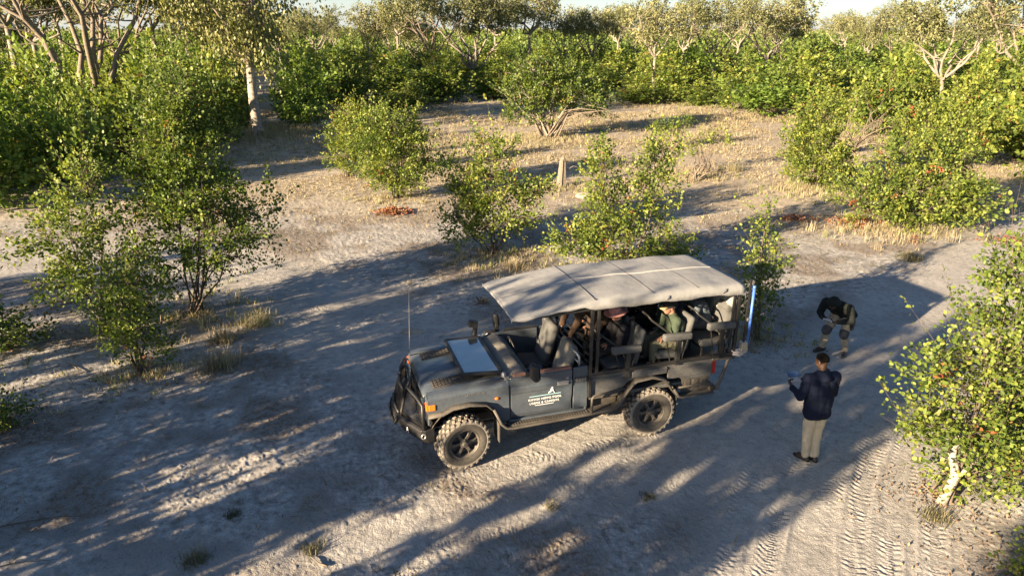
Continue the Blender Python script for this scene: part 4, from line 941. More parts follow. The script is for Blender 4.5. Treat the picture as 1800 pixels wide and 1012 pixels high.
for i, (px, lb, ntw, lpt, ls, stn, lab) in enumerate(HERO):
    arr, wood = shrub_mesh(100 + i, lb, int(ntw * (2.2 if i in (0, 6) else (1.35 if i == 13 else 1.75))), int(lpt * 1.25), ls * (0.72 if px[1] > 430 else 0.85), twl=0.5, stems=stn, red=0.035, stem_r=0.026 if i != 13 else 0.022, shoots=int(ntw / 16), rounded=px[1] > 430)
    x, y = G(*px)
    t = make_plant('mopane_shrub' if i not in (9, 15) else 'sapling', arr, wood, M['leaf'], M['bark_dark'], (x, y, hz(x, y) - 0.02), lab, 'shrub' if i not in (9, 15) else 'sapling')
    if i == 13:
        b = MB(); b.tube([(-0.05, -0.15, -0.05), (0.0, -0.17, 0.22), (0.10, -0.12, 0.45), (0.02, -0.05, 0.75), (0.12, 0, 1.2)], [0.075, 0.06, 0.07, 0.05, 0.03], 8)
        b.tube([(0.08, -0.13, 0.42), (0.25, -0.15, 0.62), (0.45, -0.1, 0.8)], [0.035, 0.025, 0.012], 6); b.build('pale_stem', M['bark_grey'], t, smooth=True)
# --- the broad light green bush-tree in the clearing, with bare dead limbs leaning right
arr, wood = shrub_mesh(301, L((0.4, 0.5, 3.0, 2.6, 1.8, 1.3, 1.2), (-1.8, 0, 2.2, 1.1, 1.1, 1.2, 1), (1.9, 0.4, 2.6, 1.6, 1.3, 1.0, 1), (-0.7, 0.2, 3.7, 1.6, 1.3, 0.8, 1), (3.0, 0.2, 2.2, 0.8, 0.8, 0.8, .7), (-0.4, -0.3, 1.3, 0.7, 0.7, 0.4, .4)), 900, 16, 0.17, twl=0.7, stems=14, stem_r=0.06)
x, y = G(965, 243)
t = make_plant('spreading_bush', arr, wood, M['leaf'], M['bark_grey'], (x, y, 0), 'broad light green bush in the clearing with bare pale limbs bending down to the right', 'bush')
b = MB(); rs = random.Random(5)
for i in range(9):
    q = rs.uniform(-0.5, 0.5); Lr = rs.uniform(2.6, 4.6)
    b.tube([(0.1 * i - 0.3, q, 0.1), (0.25 * Lr, q, 1.3 + rs.uniform(-.3, .4)), (0.5 * Lr, q * 1.5, 1.7 + rs.uniform(-.3, .3)), (0.75 * Lr, q * 1.8, 1.5 + rs.uniform(-.2, .3)), (Lr, q * 2, 0.8 + rs.uniform(-.3, .5))], [0.055, 0.042, 0.034, 0.024, 0.008], 5)
for i in range(5): b.tube([(rs.uniform(-.4, .2), rs.uniform(-.2, .2), -0.1), (rs.uniform(-1.0, .2), 0, 0.8), (rs.uniform(-1.2, .3), 0, 1.5)], [0.12, 0.09, 0.05], 7)
b.build('bare_limb', M['bark_brown'], t, smooth=True)

# --- leafless grey thorny bushes
def bare_bush(px, r, h, n, lab, seed):
    rs = random.Random(seed); x, y = G(*px); b = MB()
    for i in range(n):
        q = rs.uniform(0, 6.28); e = rs.uniform(0.3, 1.0); p = Vector((0, 0, 0)); d = Vector((math.cos(q) * e, math.sin(q) * e, rs.uniform(0.6, 1.2))).normalized(); pts = [p.copy()]
        for k in range(5):
            p = p + d * h / 4.5; d = (d + Vector((rs.uniform(-.5, .5), rs.uniform(-.5, .5), rs.uniform(-.45, .1)))).normalized(); p = Vector((p.x * (r / h if k == 0 else 1), p.y * (r / h if k == 0 else 1), max(0.1, p.z))); pts.append(p.copy())
            for m_ in range(2):
                d2 = (d + Vector((rs.uniform(-1, 1), rs.uniform(-1, 1), rs.uniform(-.5, .8)))).normalized(); L_ = h * rs.uniform(0.12, 0.3)
                b.tube([p, p + d2 * L_ * 0.5 + Vector((0, 0, rs.uniform(-.05, .05))), p + d2 * L_], [0.014, 0.009, 0.003], 3, cap=False)
        b.tube(pts, [0.04, 0.032, 0.026, 0.02, 0.014, 0.006], 5, cap=False)
    o = b.build('bare_bush', M['bark_brown'], None, smooth=True, fixn=False); o.location = (x, y, 0); tag(o, lab, 'dead bush')
bare_bush((1500, 268), 1.6, 2.6, 16, 'leafless grey tangled bush between the full yellow-green shrub and the wide sunlit one', 3)
bare_bush((1590, 262), 1.3, 1.8, 12, 'smaller bleached dead bush behind the top of the wide sunlit shrub', 4)
bare_bush((1285, 212), 0.9, 1.3, 9, 'little bare grey bush at the back right of the clearing', 6)
bare_bush((1225, 318), 0.7, 1.2, 9, 'bare twiggy bush at the foot of the spindly sapling', 8)
# --- shrub prototypes for the thicket
def proto_shrub(seed, lsz=0.19, ntw=300, lpt=12):
    rs = np.random.RandomState(seed); lb = []
    n = rs.randint(5, 8)
    for i in range(n):
        q = rs.uniform(0, 6.28); r = rs.uniform(0.1, 1.15); z = rs.uniform(0.8, 2.35) - 0.35 * r
        lb.append(((r * math.cos(q), r * math.sin(q), z), (rs.uniform(0.55, 1.0), rs.uniform(0.55, 1.0), rs.uniform(0.4, 0.75)), 1))
    lb.append(((0, 0, 0.7), (1.3, 1.3, 0.5), 0.45))
    q = rs.uniform(0, 6.28); lb.append(((0.5 * math.cos(q), 0.5 * math.sin(q), 2.9), (0.45, 0.45, 0.55), 1.1))
    return shrub_mesh(seed, lb, ntw, lpt, lsz, twl=0.6, stems=6, red=0.02, woody=0.15, stem_r=0.035, clump=1.0, shoots=22)
PS = []
for k in range(7):
    arr, wood = proto_shrub(500 + k)
    fm = np_mesh('foliage', arr[0], arr[1], 3, {'tint': arr[2]}); fm.materials.append(M['leaf'] if k % 3 else M['leaf_green'])
    wd = wood.mesh('stems', True); wd.materials.append(M['bark_dark']); PS.append((fm, wd))
def put_shrub(k, x, y, s, sz, rz, label, group, name='shrub'):
    t = thing(name, label, 'shrub', (x, y, (hz(x, y) if math.hypot(x, y) < 70 else 0) - 0.05), rz, group); t.scale = (s, s, sz)
    for me, nm in zip(PS[k], ('foliage', 'stems')):
        o = bpy.data.objects.new(nm, me); C.objects.link(o); o.parent = t
    return t
EDGE = [(-400, 400), (0, 372), (60, 368), (160, 330), (300, 290), (450, 250), (560, 215), (700, 195), (800, 182), (900, 178), (1100, 176), (1180, 190), (1300, 206), (1420, 205), (1480, 235), (1560, 246), (1650, 262), (1740, 285), (1800, 305), (2100, 360)]
def edge_y(px): return np.interp(px, [e[0] for e in EDGE], [e[1] for e in EDGE])
def pix(x, y, z=0.0):
    X = x; Yc = y * _c - (z - HC) * _s; Zc = y * _s + (z - HC) * _c      # depth, up
    return 900 + F_PX * X / Yc, 506 - F_PX * Zc / Yc
rs = np.random.RandomState(21); spots = []
cand = []
for i in range(60000):
    d = 18 + (165 - 18) * rs.rand() ** 1.0; lim = 0.80 * d + 7; x = rs.uniform(-lim, lim) ; y = d
    if rs.rand() > (x is not None and 1): continue
    px, py = pix(x, y)
    if py > edge_y(px) - 2 - (6 + 9 * math.sin(px / 31) + 6 * math.sin(px / 13 + 1)) * (1 if px > 480 else 0) or (395 < px < 530 and py > 122): continue
    cand.append((math.hypot(x, y), x, y))
cand = cand[:9000]; cand.sort()
def spacing(d): return 2.2 + 0.040 * max(0, d - 20)
grid = {}
for d, x, y in cand:
    if len(spots) >= 285: break
    sp = spacing(d)
    ok = True
    for (a, b_, s_) in spots[-160:]:
        if (a - x) ** 2 + (b_ - y) ** 2 < sp * sp: ok = False; break
    if ok and not (abs(x - G(1700, 240)[0]) < 2.2 and abs(y - G(1700, 240)[1]) < 3):
        spots.append((x, y, sp))
print('shrubs', len(spots), 'farthest', max(math.hypot(a, b_) for a, b_, _ in spots))
XZ = [(-9999, 0, 'just outside the left edge'), (0, 150, 'at the far left edge'), (150, 300, 'below the dark forked tree'), (300, 430, 'between forked and weeping trees'), (430, 560, 'round the foot of the weeping tree'), (560, 690, 'above the dark rounded shrub'),
      (690, 830, 'above the termite mound'), (830, 960, 'behind the broad light green bush'), (960, 1100, 'right of the broad green bush'), (1100, 1240, 'beyond the spindly sapling'), (1240, 1380, 'at the back right of the clearing'),
      (1380, 1520, 'behind the full right-hand shrub'), (1520, 1660, 'behind the wide sunlit shrub'), (1660, 1800, 'near the far right edge'), (1800, 9999, 'just outside the right edge')]
def zone_name(px): return [z[2] for z in XZ if z[0] <= px < z[1]][0]
for i, (x, y, sp) in enumerate(spots):
    px, py = pix(x, y); d = math.hypot(x, y)
    zn = zone_name(px); row = 'in the thicket front row' if edge_y(px) - py < 16 else ('in the thicket middle' if d < 62 else 'in the thicket back')
    s = rs.uniform(0.7, 1.35) * (sp / 2.6) * 1.05; s = min(s, 1.9); sz = rs.uniform(0.6, 1.5)
    if px < 500: sz *= 1.2
    sz = min(sz, 1.35); s = max(s, sz * 0.8)
    if d > 60: sz *= 0.95
    k = rs.choice([0, 3, 6]) if (px < 560 and rs.rand() < 0.5) or (rs.rand() < 0.15) else rs.choice([1, 2, 4, 5])
    put_shrub(int(k), x, y, s, sz * 1.05, rs.uniform(0, 6.28), '%s shrub %s, %s' % ('deep green' if k % 3 == 0 else 'yellow-green', row, zn), 'thicket shrubs ' + zn)
# where a few alike stand side by side, tell them apart by their order
def order_labels(prefix_pool):
    by = {}
    for o in prefix_pool: by.setdefault(o['label'], []).append(o)
    for lab, os_ in by.items():
        if 2 <= len(os_) <= 6:
            os_.sort(key=lambda o: pix(o.location.x, o.location.y)[0]); n = len(os_)
            names = ['leftmost'] + ['%s leftmost' % w_ for w_ in ('second', 'third', 'fourth', 'fifth')][:n - 2] + ['rightmost']
            for o, nm in zip(os_, names): o['label'] = nm + ' ' + lab
order_labels([o for o in bpy.data.objects if o.parent is None and o.name.startswith('shrub')])
# --- everything farther is one bushy mass
def far_mass():
    rs = np.random.RandomState(77); r0 = max(math.hypot(a, b_) for a, b_, _ in spots) - 6
    n = 5200; rr_ = r0 * (420 / r0) ** rs.rand(n); q = rs.uniform(-R(47), R(47), n)
    X = rr_ * np.sin(q); Y = rr_ * np.cos(q); S = 1.2 + rr_ * 0.011; Hh = 1.6 + 1.5 * rs.rand(n) + sst(110, 230, rr_) * 4.2 * rs.rand(n)
    m = 42; v = rs.normal(0, 1, (n, m, 3)); v /= np.linalg.norm(v, axis=2)[:, :, None]; v[:, :, 2] = np.abs(v[:, :, 2])
    rad_ = rs.uniform(0.7, 1.05, (n, m, 1))
    P = v * rad_ * np.stack([S, S, Hh * 0.9], 1)[:, None, :]; P[:, :, 0] += X[:, None]; P[:, :, 1] += Y[:, None]; P[:, :, 2] += 0.5
    sz = np.repeat(0.16 + rr_ * 0.0028, m)
    ti = np.clip(np.repeat(rs.uniform(0.15, 0.8, n), m) + rs.normal(0, 0.1, n * m), 0, 0.88)
    A = leaves_np(P.reshape(-1, 3), v.reshape(-1, 3), sz, rs, tint=ti, aspect=0.8)
    me = np_mesh('far_scrub', A[0], A[1], 3, {'tint': A[2]})
    tag(link_mesh('far_scrub', me, M['leaf']), 'far green scrub merging into one mass below the horizon', 'scrub', kind='stuff')
far_mass()

# --- trees: trunk, limbs, crown
def tree_arrays(seed, H=10, lean=0.1, fork=0.35, spread=0.42, nl=6, ntw=640, lpt=17, lsz=0.23, tr=0.22, droop=0.3, low=0.62, twl=0.7, lobe=(0.075, 0.125), hang=0):
    rs = np.random.RandomState(seed); wood = MB(); limbs = MB()
    zf = H * fork; ln = rs.uniform(0, 6.28); b = np.array([0, 0, -0.2]); f = np.array([math.cos(ln) * lean * zf, math.sin(ln) * lean * zf, zf])
    pts = [b + (f - b) * t + np.array([math.sin(t * 5 + seed) * 0.05 * H * lean, math.cos(t * 4) * 0.05 * H * lean, 0]) for t in np.linspace(0, 1, 6)]
    wood.tube(pts, [tr * (1.35 if j == 0 else 1) * (1 - 0.35 * j / 5) for j in range(6)], 9, cap=False)
    f = pts[-1]
    tips = []
    for i in range(nl):
        q = 2 * math.pi * i / nl + rs.uniform(-.4, .4); out = H * spread * rs.uniform(0.45, 1.0); top = H * rs.uniform(low + 0.2, 0.92)
        if i == 0: out *= 0.3; top = H * 0.93
        e = np.array([f[0] + math.cos(q) * out, f[1] + math.sin(q) * out, top]); c_ = f + (e - f) * 0.5 + np.array([math.cos(q) * out * 0.18, math.sin(q) * out * 0.18, -H * 0.05])
        ts = np.linspace(0, 1, 7); P = [(1 - t) ** 2 * f + 2 * t * (1 - t) * c_ + t * t * e for t in ts]
        for j in range(1, 7): P[j] = P[j] + rs.normal(0, 0.022 * H, 3)
        r0 = tr * 0.55; limbs.tube(P, [r0 * (1 - 0.8 * t) for t in ts], 6, cap=False)
        tips.append(P[-1]); tips.append(P[-2])
        for jj in (2, 3, 4, 5):
            for rep in range(2):
                d = rs.normal(0, 1, 3); d[2] = abs(d[2]) * 0.6; d /= np.linalg.norm(d); L_ = H * rs.uniform(0.08, 0.2); e2 = P[jj] + d * L_
                limbs.tube([P[jj], P[jj] + d * L_ * 0.5 + rs.normal(0, .05 * L_, 3), e2], [r0 * 0.35, r0 * 0.25, r0 * 0.1], 4, cap=False); tips.append(e2)
    lb = [((p[0], p[1], p[2]), tuple(H * rs.uniform(*lobe) * np.array([0.95, 0.95, 0.62])), 1) for p in tips if p[2] > H * low]
    arr, _w = shrub_mesh(seed + 1, lb, ntw, lpt, lsz, twl=twl, stems=1, red=0, woody=0, h0=H * low * 0.8, droop=droop, clump=1.3, hang=hang)
    return arr, wood, limbs
PT = []
for k, kw in enumerate([dict(H=10, lean=0.12, fork=0.42, spread=0.34, ntw=520), dict(H=9.5, lean=0.25, fork=0.30, spread=0.45, nl=7, ntw=560), dict(H=11, lean=0.06, fork=0.5, spread=0.27, nl=6, ntw=480),
                        dict(H=9, lean=0.35, fork=0.15, spread=0.6, nl=8, low=0.55), dict(H=10, lean=0.1, fork=0.38, spread=0.45, ntw=420), dict(H=12, lean=0.08, fork=0.3, spread=0.35, nl=7)]):
    arr, wood, limbs = tree_arrays(900 + 13 * k, **kw)
    fm = np_mesh('crown', arr[0], arr[1], 3, {'tint': arr[2]}); fm.materials.append(M['leaf_olive'])
    tm = wood.mesh('trunk', True); tm.materials.append(M['bark_pale']); lm_ = limbs.mesh('limbs', True); lm_.materials.append(M['bark_brown'] if k == 5 else M['bark_pale']); PT.append((fm, tm, lm_))
def put_tree(k, px, d, s, label, group=None, rz=None, cat='tree', sz=None):
    x = (px - 900) / F_PX * (d * _c + HC * _s); y = d
    if d > 78 and group: s *= 0.80
    if d > 125: s *= 0.85
    t = thing('woodland_tree', label, cat, (x, y, -0.1), rz if rz is not None else random.uniform(0, 6.28), group); t.scale = (s * 1.08, s * 1.08, (sz or s) * 1.12)
    for me, nm in zip(PT[k], ('crown', 'trunk', 'limbs')):
        o = bpy.data.objects.new(nm, me); C.objects.link(o); o.parent = t
    return t
put_tree(2, 45, 50, 1.05, 'pale-trunked tree at the far left edge of the woodland')
put_tree(0, 72, 62, 1.1, 'slim pale tree just right of the leftmost trunk')
put_tree(5, 232, 60, 1.0, 'tree with twisting grey limbs standing behind the dark forked tree on the left')
put_tree(2, 283, 66, 1.0, 'thin trunked tree rising between the dark forked tree and the big weeping tree')
put_tree(0, 372, 70, 0.95, 'slender straight tree left of the big weeping tree')
put_tree(5, 412, 58, 1.0, 'grey double tree close behind the big weeping tree')
LT = 'tree standing in the row of pale woodland trees along the skyline'
for (k, px, d, s, lab) in [
    (4, 590, 150, 1.0, None), (0, 648, 82, .80, 'slim curved white-trunked tree left of the twisted white tree'), (2, 700, 95, .88, 'straight-trunked tree in the far row just right of the curved slim one'),
    (5, 770, 76, .88, 'dark thick-trunked tree just left of the twisted white-limbed tree'), (3, 822, 82, 1.12, 'tree with sprawling twisted white limbs above the middle thicket'),
    (2, 928, 84, .92, 'tall dark-stemmed tree in the middle of the skyline'), (1, 1026, 95, .85, 'small round pale tree forked low, on the skyline right of centre'), 
    (0, 1148, 66, .80, 'pale straight-trunked tree right of centre with a rounded crown'), (5, 1254, 74, .78, 'slim dark-crowned tree between two pale broad trees'),
    (1, 1330, 80, .95, 'broad many-stemmed pale tree against the brightest patch of sky'), (4, 1475, 130, .95, 'airy feathery tree seen against bright sky'), (0, 1525, 100, .86, None),
    (1, 1660, 54, .84, 'white forked tree rising above the right thicket'), (5, 1785, 50, .92, 'thick-trunked green-crowned tree at the right edge'), 
    (0, 500, 100, .9, None), (1, 470, 130, 1.0, None), (5, 540, 95, .78, None), (3, 20, 80, 1.05, None), (2, 130, 75, 1.1, None), (0, 340, 95, 1.1, None), (2, 180, 95, 1.1, None), (5, -60, 60, 1.1, None),
    (2, 1860, 75, 1, None), (0, 1960, 60, 1, None), (1, -160, 70, 1.1, None), (0, 730, 140, 1.1, None),
    (1, 1660, 150, 1.1, None), ]:
    put_tree(k, px, d, s, lab or ('%s pale woodland tree on the skyline, %s' % ('faint distant' if d > 125 else 'mid-distant', zone_name(px))), None if lab else 'skyline trees ' + zone_name(px))
rt = random.Random(12)
for px in (505, 570, 690, 745, 868, 975, 1078, 1110, 1200, 1290, 1375, 1480, 1560, 1610, 1702, 1750, 1820):
    d = rt.uniform(88, 118); px += rt.uniform(-12, 12)
    put_tree(rt.choice([0, 1, 2, 4, 5, 1]), px, d, rt.uniform(0.88, 1.22), '%s pale woodland tree on the skyline, %s' % ('mid-distant', zone_name(px)), 'skyline trees ' + zone_name(px), rz=rt.uniform(0, 6.28))
# the big weeping tree on the left with a fluted grey trunk
arr, wood, limbs = tree_arrays(71, H=11.5, lean=0.03, fork=0.37, spread=0.42, nl=7, ntw=900, lpt=26, lsz=0.22, tr=0.36, droop=1.2, low=0.42, twl=1.5, lobe=(0.12, 0.17), hang=0.7)
d = 44; x = (452 - 900) / F_PX * (d * _c + HC * _s)
t = make_plant('weeping_tree', arr, wood, M['leaf_weep'], M['bark_grey'], (x, d, -0.1), 'big tree on the left with fluted grey trunk and drooping yellow-olive foliage', 'tree', fol='crown', wn='trunk'); limbs.build('limbs', M['bark_brown'], t, smooth=True, fixn=False)
# the dark forked tree with snaking limbs
arr, wood, limbs = tree_arrays(88, H=13, lean=0.10, fork=0.20, spread=0.45, nl=8, ntw=330, lpt=18, lsz=0.24, tr=0.36, droop=0.5, low=0.66, twl=1.0)
d = 40; x = (185 - 900) / F_PX * (d * _c + HC * _s)
t = make_plant('forked_tree', arr, wood, M['leaf_olive'], M['bark_brown'], (x, d, -0.1), 'large tree on the left forking low into dark snaking limbs', 'tree', fol='crown', wn='trunk'); limbs.build('limbs', M['bark_brown'], t, smooth=True, fixn=False)

# --- the trees and tall bushes behind the camera whose long shade lies over the truck
SH = Vector((-SDIR.x, -SDIR.y, 0)).normalized(); PP = Vector((SH.y, -SH.x, 0))
def shade_tree(u0, t_, lobes, seed, dens, lab):
    p = PP * u0 + SH * t_; lb = []
    for lo_ in lobes:
        u, z, ru, rz_ = lo_[:4]; lb.append(((PP.x * (u - u0), PP.y * (u - u0), z), (ru, ru, rz_), lo_[4] if len(lo_) > 4 else 1))
    area = sum(l[1][0] * l[1][2] for l in lb)
    arr, wood = shrub_mesh(seed, lb, int(230 * area * dens), 13, 0.17, twl=0.45, stems=7, red=0, woody=0.25, stem_r=0.09, shoots=6)
    make_plant('shade_tree', arr, wood, M['leaf'], M['bark_grey'], (p.x, p.y, 0), lab, 'tree', fol='crown', wn='stems')
def col(u, ru, z0, z1, st=0.75, w_=1): 
    k = max(2, int((z1 - z0) / st)); return [(u, z0 + (z1 - z0) * i / (k - 1), ru, 0.62, w_) for i in range(k)]
SHT = [
 (-11.4, -7, col(-9.5, .26, .3, 3.2, w_=1.3) + col(-9.6, .34, 3.2, 5.9) + col(-10.4, .7, .5, 6.1) + col(-11.5, .8, .5, 5.0) + col(-12.5, .7, .5, 4.6), 1.25, 'tall leafy tree out of frame, broadest of the row that shades the truck'),
 (-8.25, -7, col(-8.72, .34, .4, 2.9, w_=1.5) + col(-8.2, .45, .4, 2.7, w_=1.5) + col(-7.72, .3, .4, 2.9, w_=1.5) + col(-8.5, .4, 3.6, 4.3, w_=.35) + col(-7.8, .3, 3.5, 4.6, w_=.35) + [(-8.3, 5.9, .35, .25, .4), (-7.5, 6.3, .3, .2, .4), (-6.9, 5.1, .38, .35, .9), (-6.45, 5.5, .3, .4, .9), (-7.9, 4.9, .28, .25, .8), (-7.2, 5.9, .3, .25, .5), (-8.9, 5.2, .25, .3, .7)], 1.25, 'narrow leafy tree out of frame whose shade falls on the front of the truck'),
 (-5.2, -7, col(-6.25, .20, .5, 4.0) + col(-5.45, .36, .5, 5.4) + col(-4.65, .40, .5, 5.8) + col(-4.0, .32, .5, 5.2), 1.4, 'tall leafy tree out of frame whose shade falls on the tail of the truck'),
 (-14.6, -9, col(-13.9, .45, .5, 4.6) + col(-15.3, .55, .5, 4.4), 1.0, 'leafy tree out of frame left of the broadest shade tree'),
 (-17.3, -9, col(-16.7, .5, .4, 3.4) + col(-18.3, .7, .4, 3.0), 1.2, 'bushy low tree out of frame on the left whose shade crosses the dirt track'),
 (-20.6, -9, col(-20.0, .7, .4, 2.7) + col(-21.4, .5, .4, 3.6), 1.0, 'lowest bushy tree out of frame at the far left'),
 (0.6, -6, col(-1.0, .5, .5, 4.2) + col(0.3, .8, .5, 4.6) + col(1.8, .8, .5, 4.5), 1.2, 'leafy tree out of frame to the right of the row that shades the truck')]
for i, a in enumerate(SHT): shade_tree(a[0], a[1], a[2], 700 + i, a[3], a[4])
order_labels([o for o in bpy.data.objects if o.parent is None and o.name.startswith('woodland_tree')])
# ================================================================ people
def skin_m(n, c): return mat(n, c, 0.5, var=0.08, vscale=20, spec=0.4)
M['skin_dark'] = skin_m('skin_brown', (0.050, 0.026, 0.016)); M['skin_light'] = skin_m('skin_light', (0.30, 0.155, 0.105))
def cloth(n, c, var=0.18): return mat(n, c, 0.9, var=var, vscale=7, bump=0.5, bscale=60, spec=0.2)
M['hair'] = mat('short_black_hair', (0.004, 0.0035, 0.003), 0.95, bump=0.6, bscale=200, spec=0.05)
V3 = Vector
def remesh(mb, name, mt, parent, vox=0.009, smooth=4, fold=0.0, fscale=0.12):
    me = mb.mesh(name); tmp = bpy.data.objects.new(name, me); C.objects.link(tmp)
    r = tmp.modifiers.new('r', 'REMESH'); r.mode = 'VOXEL'; r.voxel_size = vox
    s_ = tmp.modifiers.new('s', 'SMOOTH'); s_.iterations = smooth; s_.factor = 0.5
    if fold:
        t = bpy.data.textures.get('fold%g' % fscale) or bpy.data.textures.new('fold%g' % fscale, 'CLOUDS'); t.noise_scale = fscale
        d = tmp.modifiers.new('d', 'DISPLACE'); d.texture = t; d.strength = fold; d.mid_level = 0.5
    bpy.context.view_layer.update()
    m2 = bpy.data.meshes.new_from_object(tmp.evaluated_get(bpy.context.evaluated_depsgraph_get()))
    bpy.data.objects.remove(tmp); m2.name = name; m2.materials.clear()
    m2.polygons.foreach_set('use_smooth', [True] * len(m2.polygons))
    return link_mesh(name, m2, mt, parent)
def head_mb(b, c, fwd, up):
    """skull, jaw, brow, nose, ears around head centre c"""
    f = V3(fwd).normalized(); u = (V3(up) - f * V3(up).dot(f)).normalized(); s = u.cross(f)
    Rm = Matrix((f, s, u)).transposed()
    P = lambda x, y, z: V3(c) + f * x + s * y + u * z
    b.ball(P(-0.012, 0, 0.028), (0.098, 0.077, 0.090), 16, Rm); b.ball(P(0.025, 0, -0.02), (0.068, 0.062, 0.085), 14, Rm)
    b.ball(P(0.045, 0, -0.075), (0.040, 0.040, 0.035), 12, Rm); b.ball(P(0.078, 0, 0.025), (0.018, 0.055, 0.014), 10, Rm)
    b.capsule(P(0.088, 0, 0.012), 0.008, P(0.106, 0, -0.022), 0.013, 8); b.ball(P(0.083, 0, -0.055), (0.014, 0.026, 0.009), 8, Rm)
    for q in (1, -1):
        b.ball(P(-0.005, q * 0.078, -0.005), (0.018, 0.010, 0.032), 8, Rm); b.ball(P(0.055, q * 0.035, -0.02), (0.03, 0.025, 0.025), 8, Rm)
    return P, Rm
def hand_mb(b, w_, d, n, curl=0.9, side=1):
    """palm and five fingers; w_ wrist, d direction of the hand, n palm normal, side gives the thumb side"""
    d = V3(d).normalized(); n = V3(n); n = (n - d * n.dot(d)).normalized(); s = d.cross(n) * side
    w_ = V3(w_)
    for q in (-0.026, -0.009, 0.009, 0.026): b.capsule(w_ + s * q * 0.7, 0.015, w_ + d * 0.085 + s * q, 0.0125, 8)
    for i, (q, Lf) in enumerate(((0.029, 0.068), (0.010, 0.078), (-0.010, 0.072), (-0.029, 0.056))):
        p0 = w_ + d * 0.088 + s * q; a = curl * 0.5; d1 = d * math.cos(a) + n * math.sin(a); p1 = p0 + d1 * Lf * 0.48
        a = curl * 1.25; d2 = d * math.cos(a) + n * math.sin(a); p2 = p1 + d2 * Lf * 0.3; a = curl * 1.7; d3 = d * math.cos(a) + n * math.sin(a)
        b.capsule(p0, 0.0095, p1, 0.0085, 8); b.capsule(p1, 0.0085, p2, 0.0078, 8); b.capsule(p2, 0.0078, p2 + d3 * Lf * 0.22, 0.0068, 8)
    t0 = w_ + d * 0.025 + s * 0.028; t1 = t0 + (d * 0.6 + s * 0.7 + n * 0.3).normalized() * 0.045; t2 = t1 + (d * 0.85 + s * 0.2 + n * 0.5).normalized() * 0.035
    b.capsule(t0, 0.013, t1, 0.0105, 8); b.capsule(t1, 0.0105, t2, 0.008, 8)
def person(label, loc, rz, J, cols, hood=None, hat=None, hair=True, glasses=False, sleeve=1.0, knee=None, vox=0.008, group=None, hands=True, shoes=True):
    t = thing('person', label, 'person', loc, rz, group)
    g = {k: V3(v) for k, v in J.items() if hasattr(v, '__len__')}
    skin, jac, trs, sho = cols
    pel, che, nec, hed = g['pelvis'], g['chest'], g['neck'], g['head']
    lat = V3(J.get('lat', (0, 1, 0))).normalized(); up = (che - pel).normalized(); fr = lat.cross(up)
    b = MB(); P, Rm = head_mb(b, hed, g['look'], g.get('headup', V3((0, 0, 1))))
    b.capsule(nec - up * 0.05, 0.058, hed - V3(g['look']).normalized() * 0.02 - (hed - nec).normalized() * 0.03, 0.055, 12)
    b.capsule(pel + lat * 0.06, 0.085, che + lat * 0.07, 0.085); b.capsule(pel - lat * 0.06, 0.085, che - lat * 0.07, 0.085)
    for sd, q in (('l', 1), ('r', -1)):
        sh, el, wr = g['sh_' + sd], g['el_' + sd], g['wr_' + sd]
        b.capsule(che + lat * q * 0.08, 0.07, sh, 0.055); b.capsule(sh, 0.052, el, 0.040); b.capsule(el, 0.040, wr, 0.026)
        hp, kn, an = g['hip_' + sd], g['kn_' + sd], g['an_' + sd]
        b.capsule(pel, 0.09, hp, 0.085); b.capsule(hp, 0.085, kn, 0.055); b.capsule(kn, 0.053, an, 0.035)
        to = g['to_' + sd]; b.capsule(an - V3((0, 0, 0.03)), 0.035, an * 0.35 + to * 0.65, 0.03)
        if hands: hand_mb(b, wr, g['hd_' + sd], g['hn_' + sd], J.get('curl', 0.9), q * J.get('ts', 1))
    remesh(b, 'body', M[skin] if isinstance(skin, str) else skin, t, 0.0055 if hands else 0.008, 3)
    # jacket with sleeves
    b = MB(); hem = pel - up * J.get('hem', 0.10)
    for q in (0.105, 0, -0.105):
        r1 = 0.105 if q else 0.125
        b.capsule(hem + lat * q * 0.95, r1 + 0.008, pel + up * 0.22 + lat * q * 0.92, r1 + 0.006, 14); b.capsule(pel + up * 0.2 + lat * q * 0.95, r1 + 0.005, che + up * 0.02 + lat * q * 1.05, r1 + 0.014, 14)
    b.capsule(nec - up * 0.05 + lat * 0.05, 0.075, nec - up * 0.01 - lat * 0.05, 0.072, 12)
    b.capsule(g['sh_l'] * 0.9 + g['sh_r'] * 0.1, 0.078, g['sh_r'] * 0.9 + g['sh_l'] * 0.1, 0.078, 14)
    for q in (1, -1):
        b.capsule(pel - up * 0.02 + lat * q * 0.105, 0.112, che + up * 0.02 + lat * q * 0.135, 0.100, 14)
        b.capsule(hem + lat * q * 0.085, 0.128, pel + up * 0.1 + lat * q * 0.09, 0.120, 14)
    for sd, q in (('l', 1), ('r', -1)):
        sh, el, wr = g['sh_' + sd], g['el_' + sd], g['wr_' + sd]; e = el + (wr - el) * 0.9 * sleeve
        b.capsule(che + lat * q * 0.09 + up * 0.03, 0.10, sh, 0.078, 14); b.capsule(sh, 0.078, el, 0.060, 14); b.capsule(el, 0.062, e, 0.047, 14)
        b.ball(el, 0.064, 12)
        if sleeve > 0.9: b.capsule(e - (wr - el).normalized() * 0.03, 0.05, e, 0.045)
    if hood == 'down':
        b.capsule(nec + lat * 0.07 - fr * 0.02, 0.045, nec - fr * 0.085 + up * 0.0, 0.055); b.capsule(nec - lat * 0.07 - fr * 0.02, 0.045, nec - fr * 0.085, 0.055); b.ball(nec - fr * 0.095 - up * 0.045, (0.085, 0.085, 0.07), 12)
    j = remesh(b, 'jacket', jac, t, 0.011, 5, 0.030, 0.09)
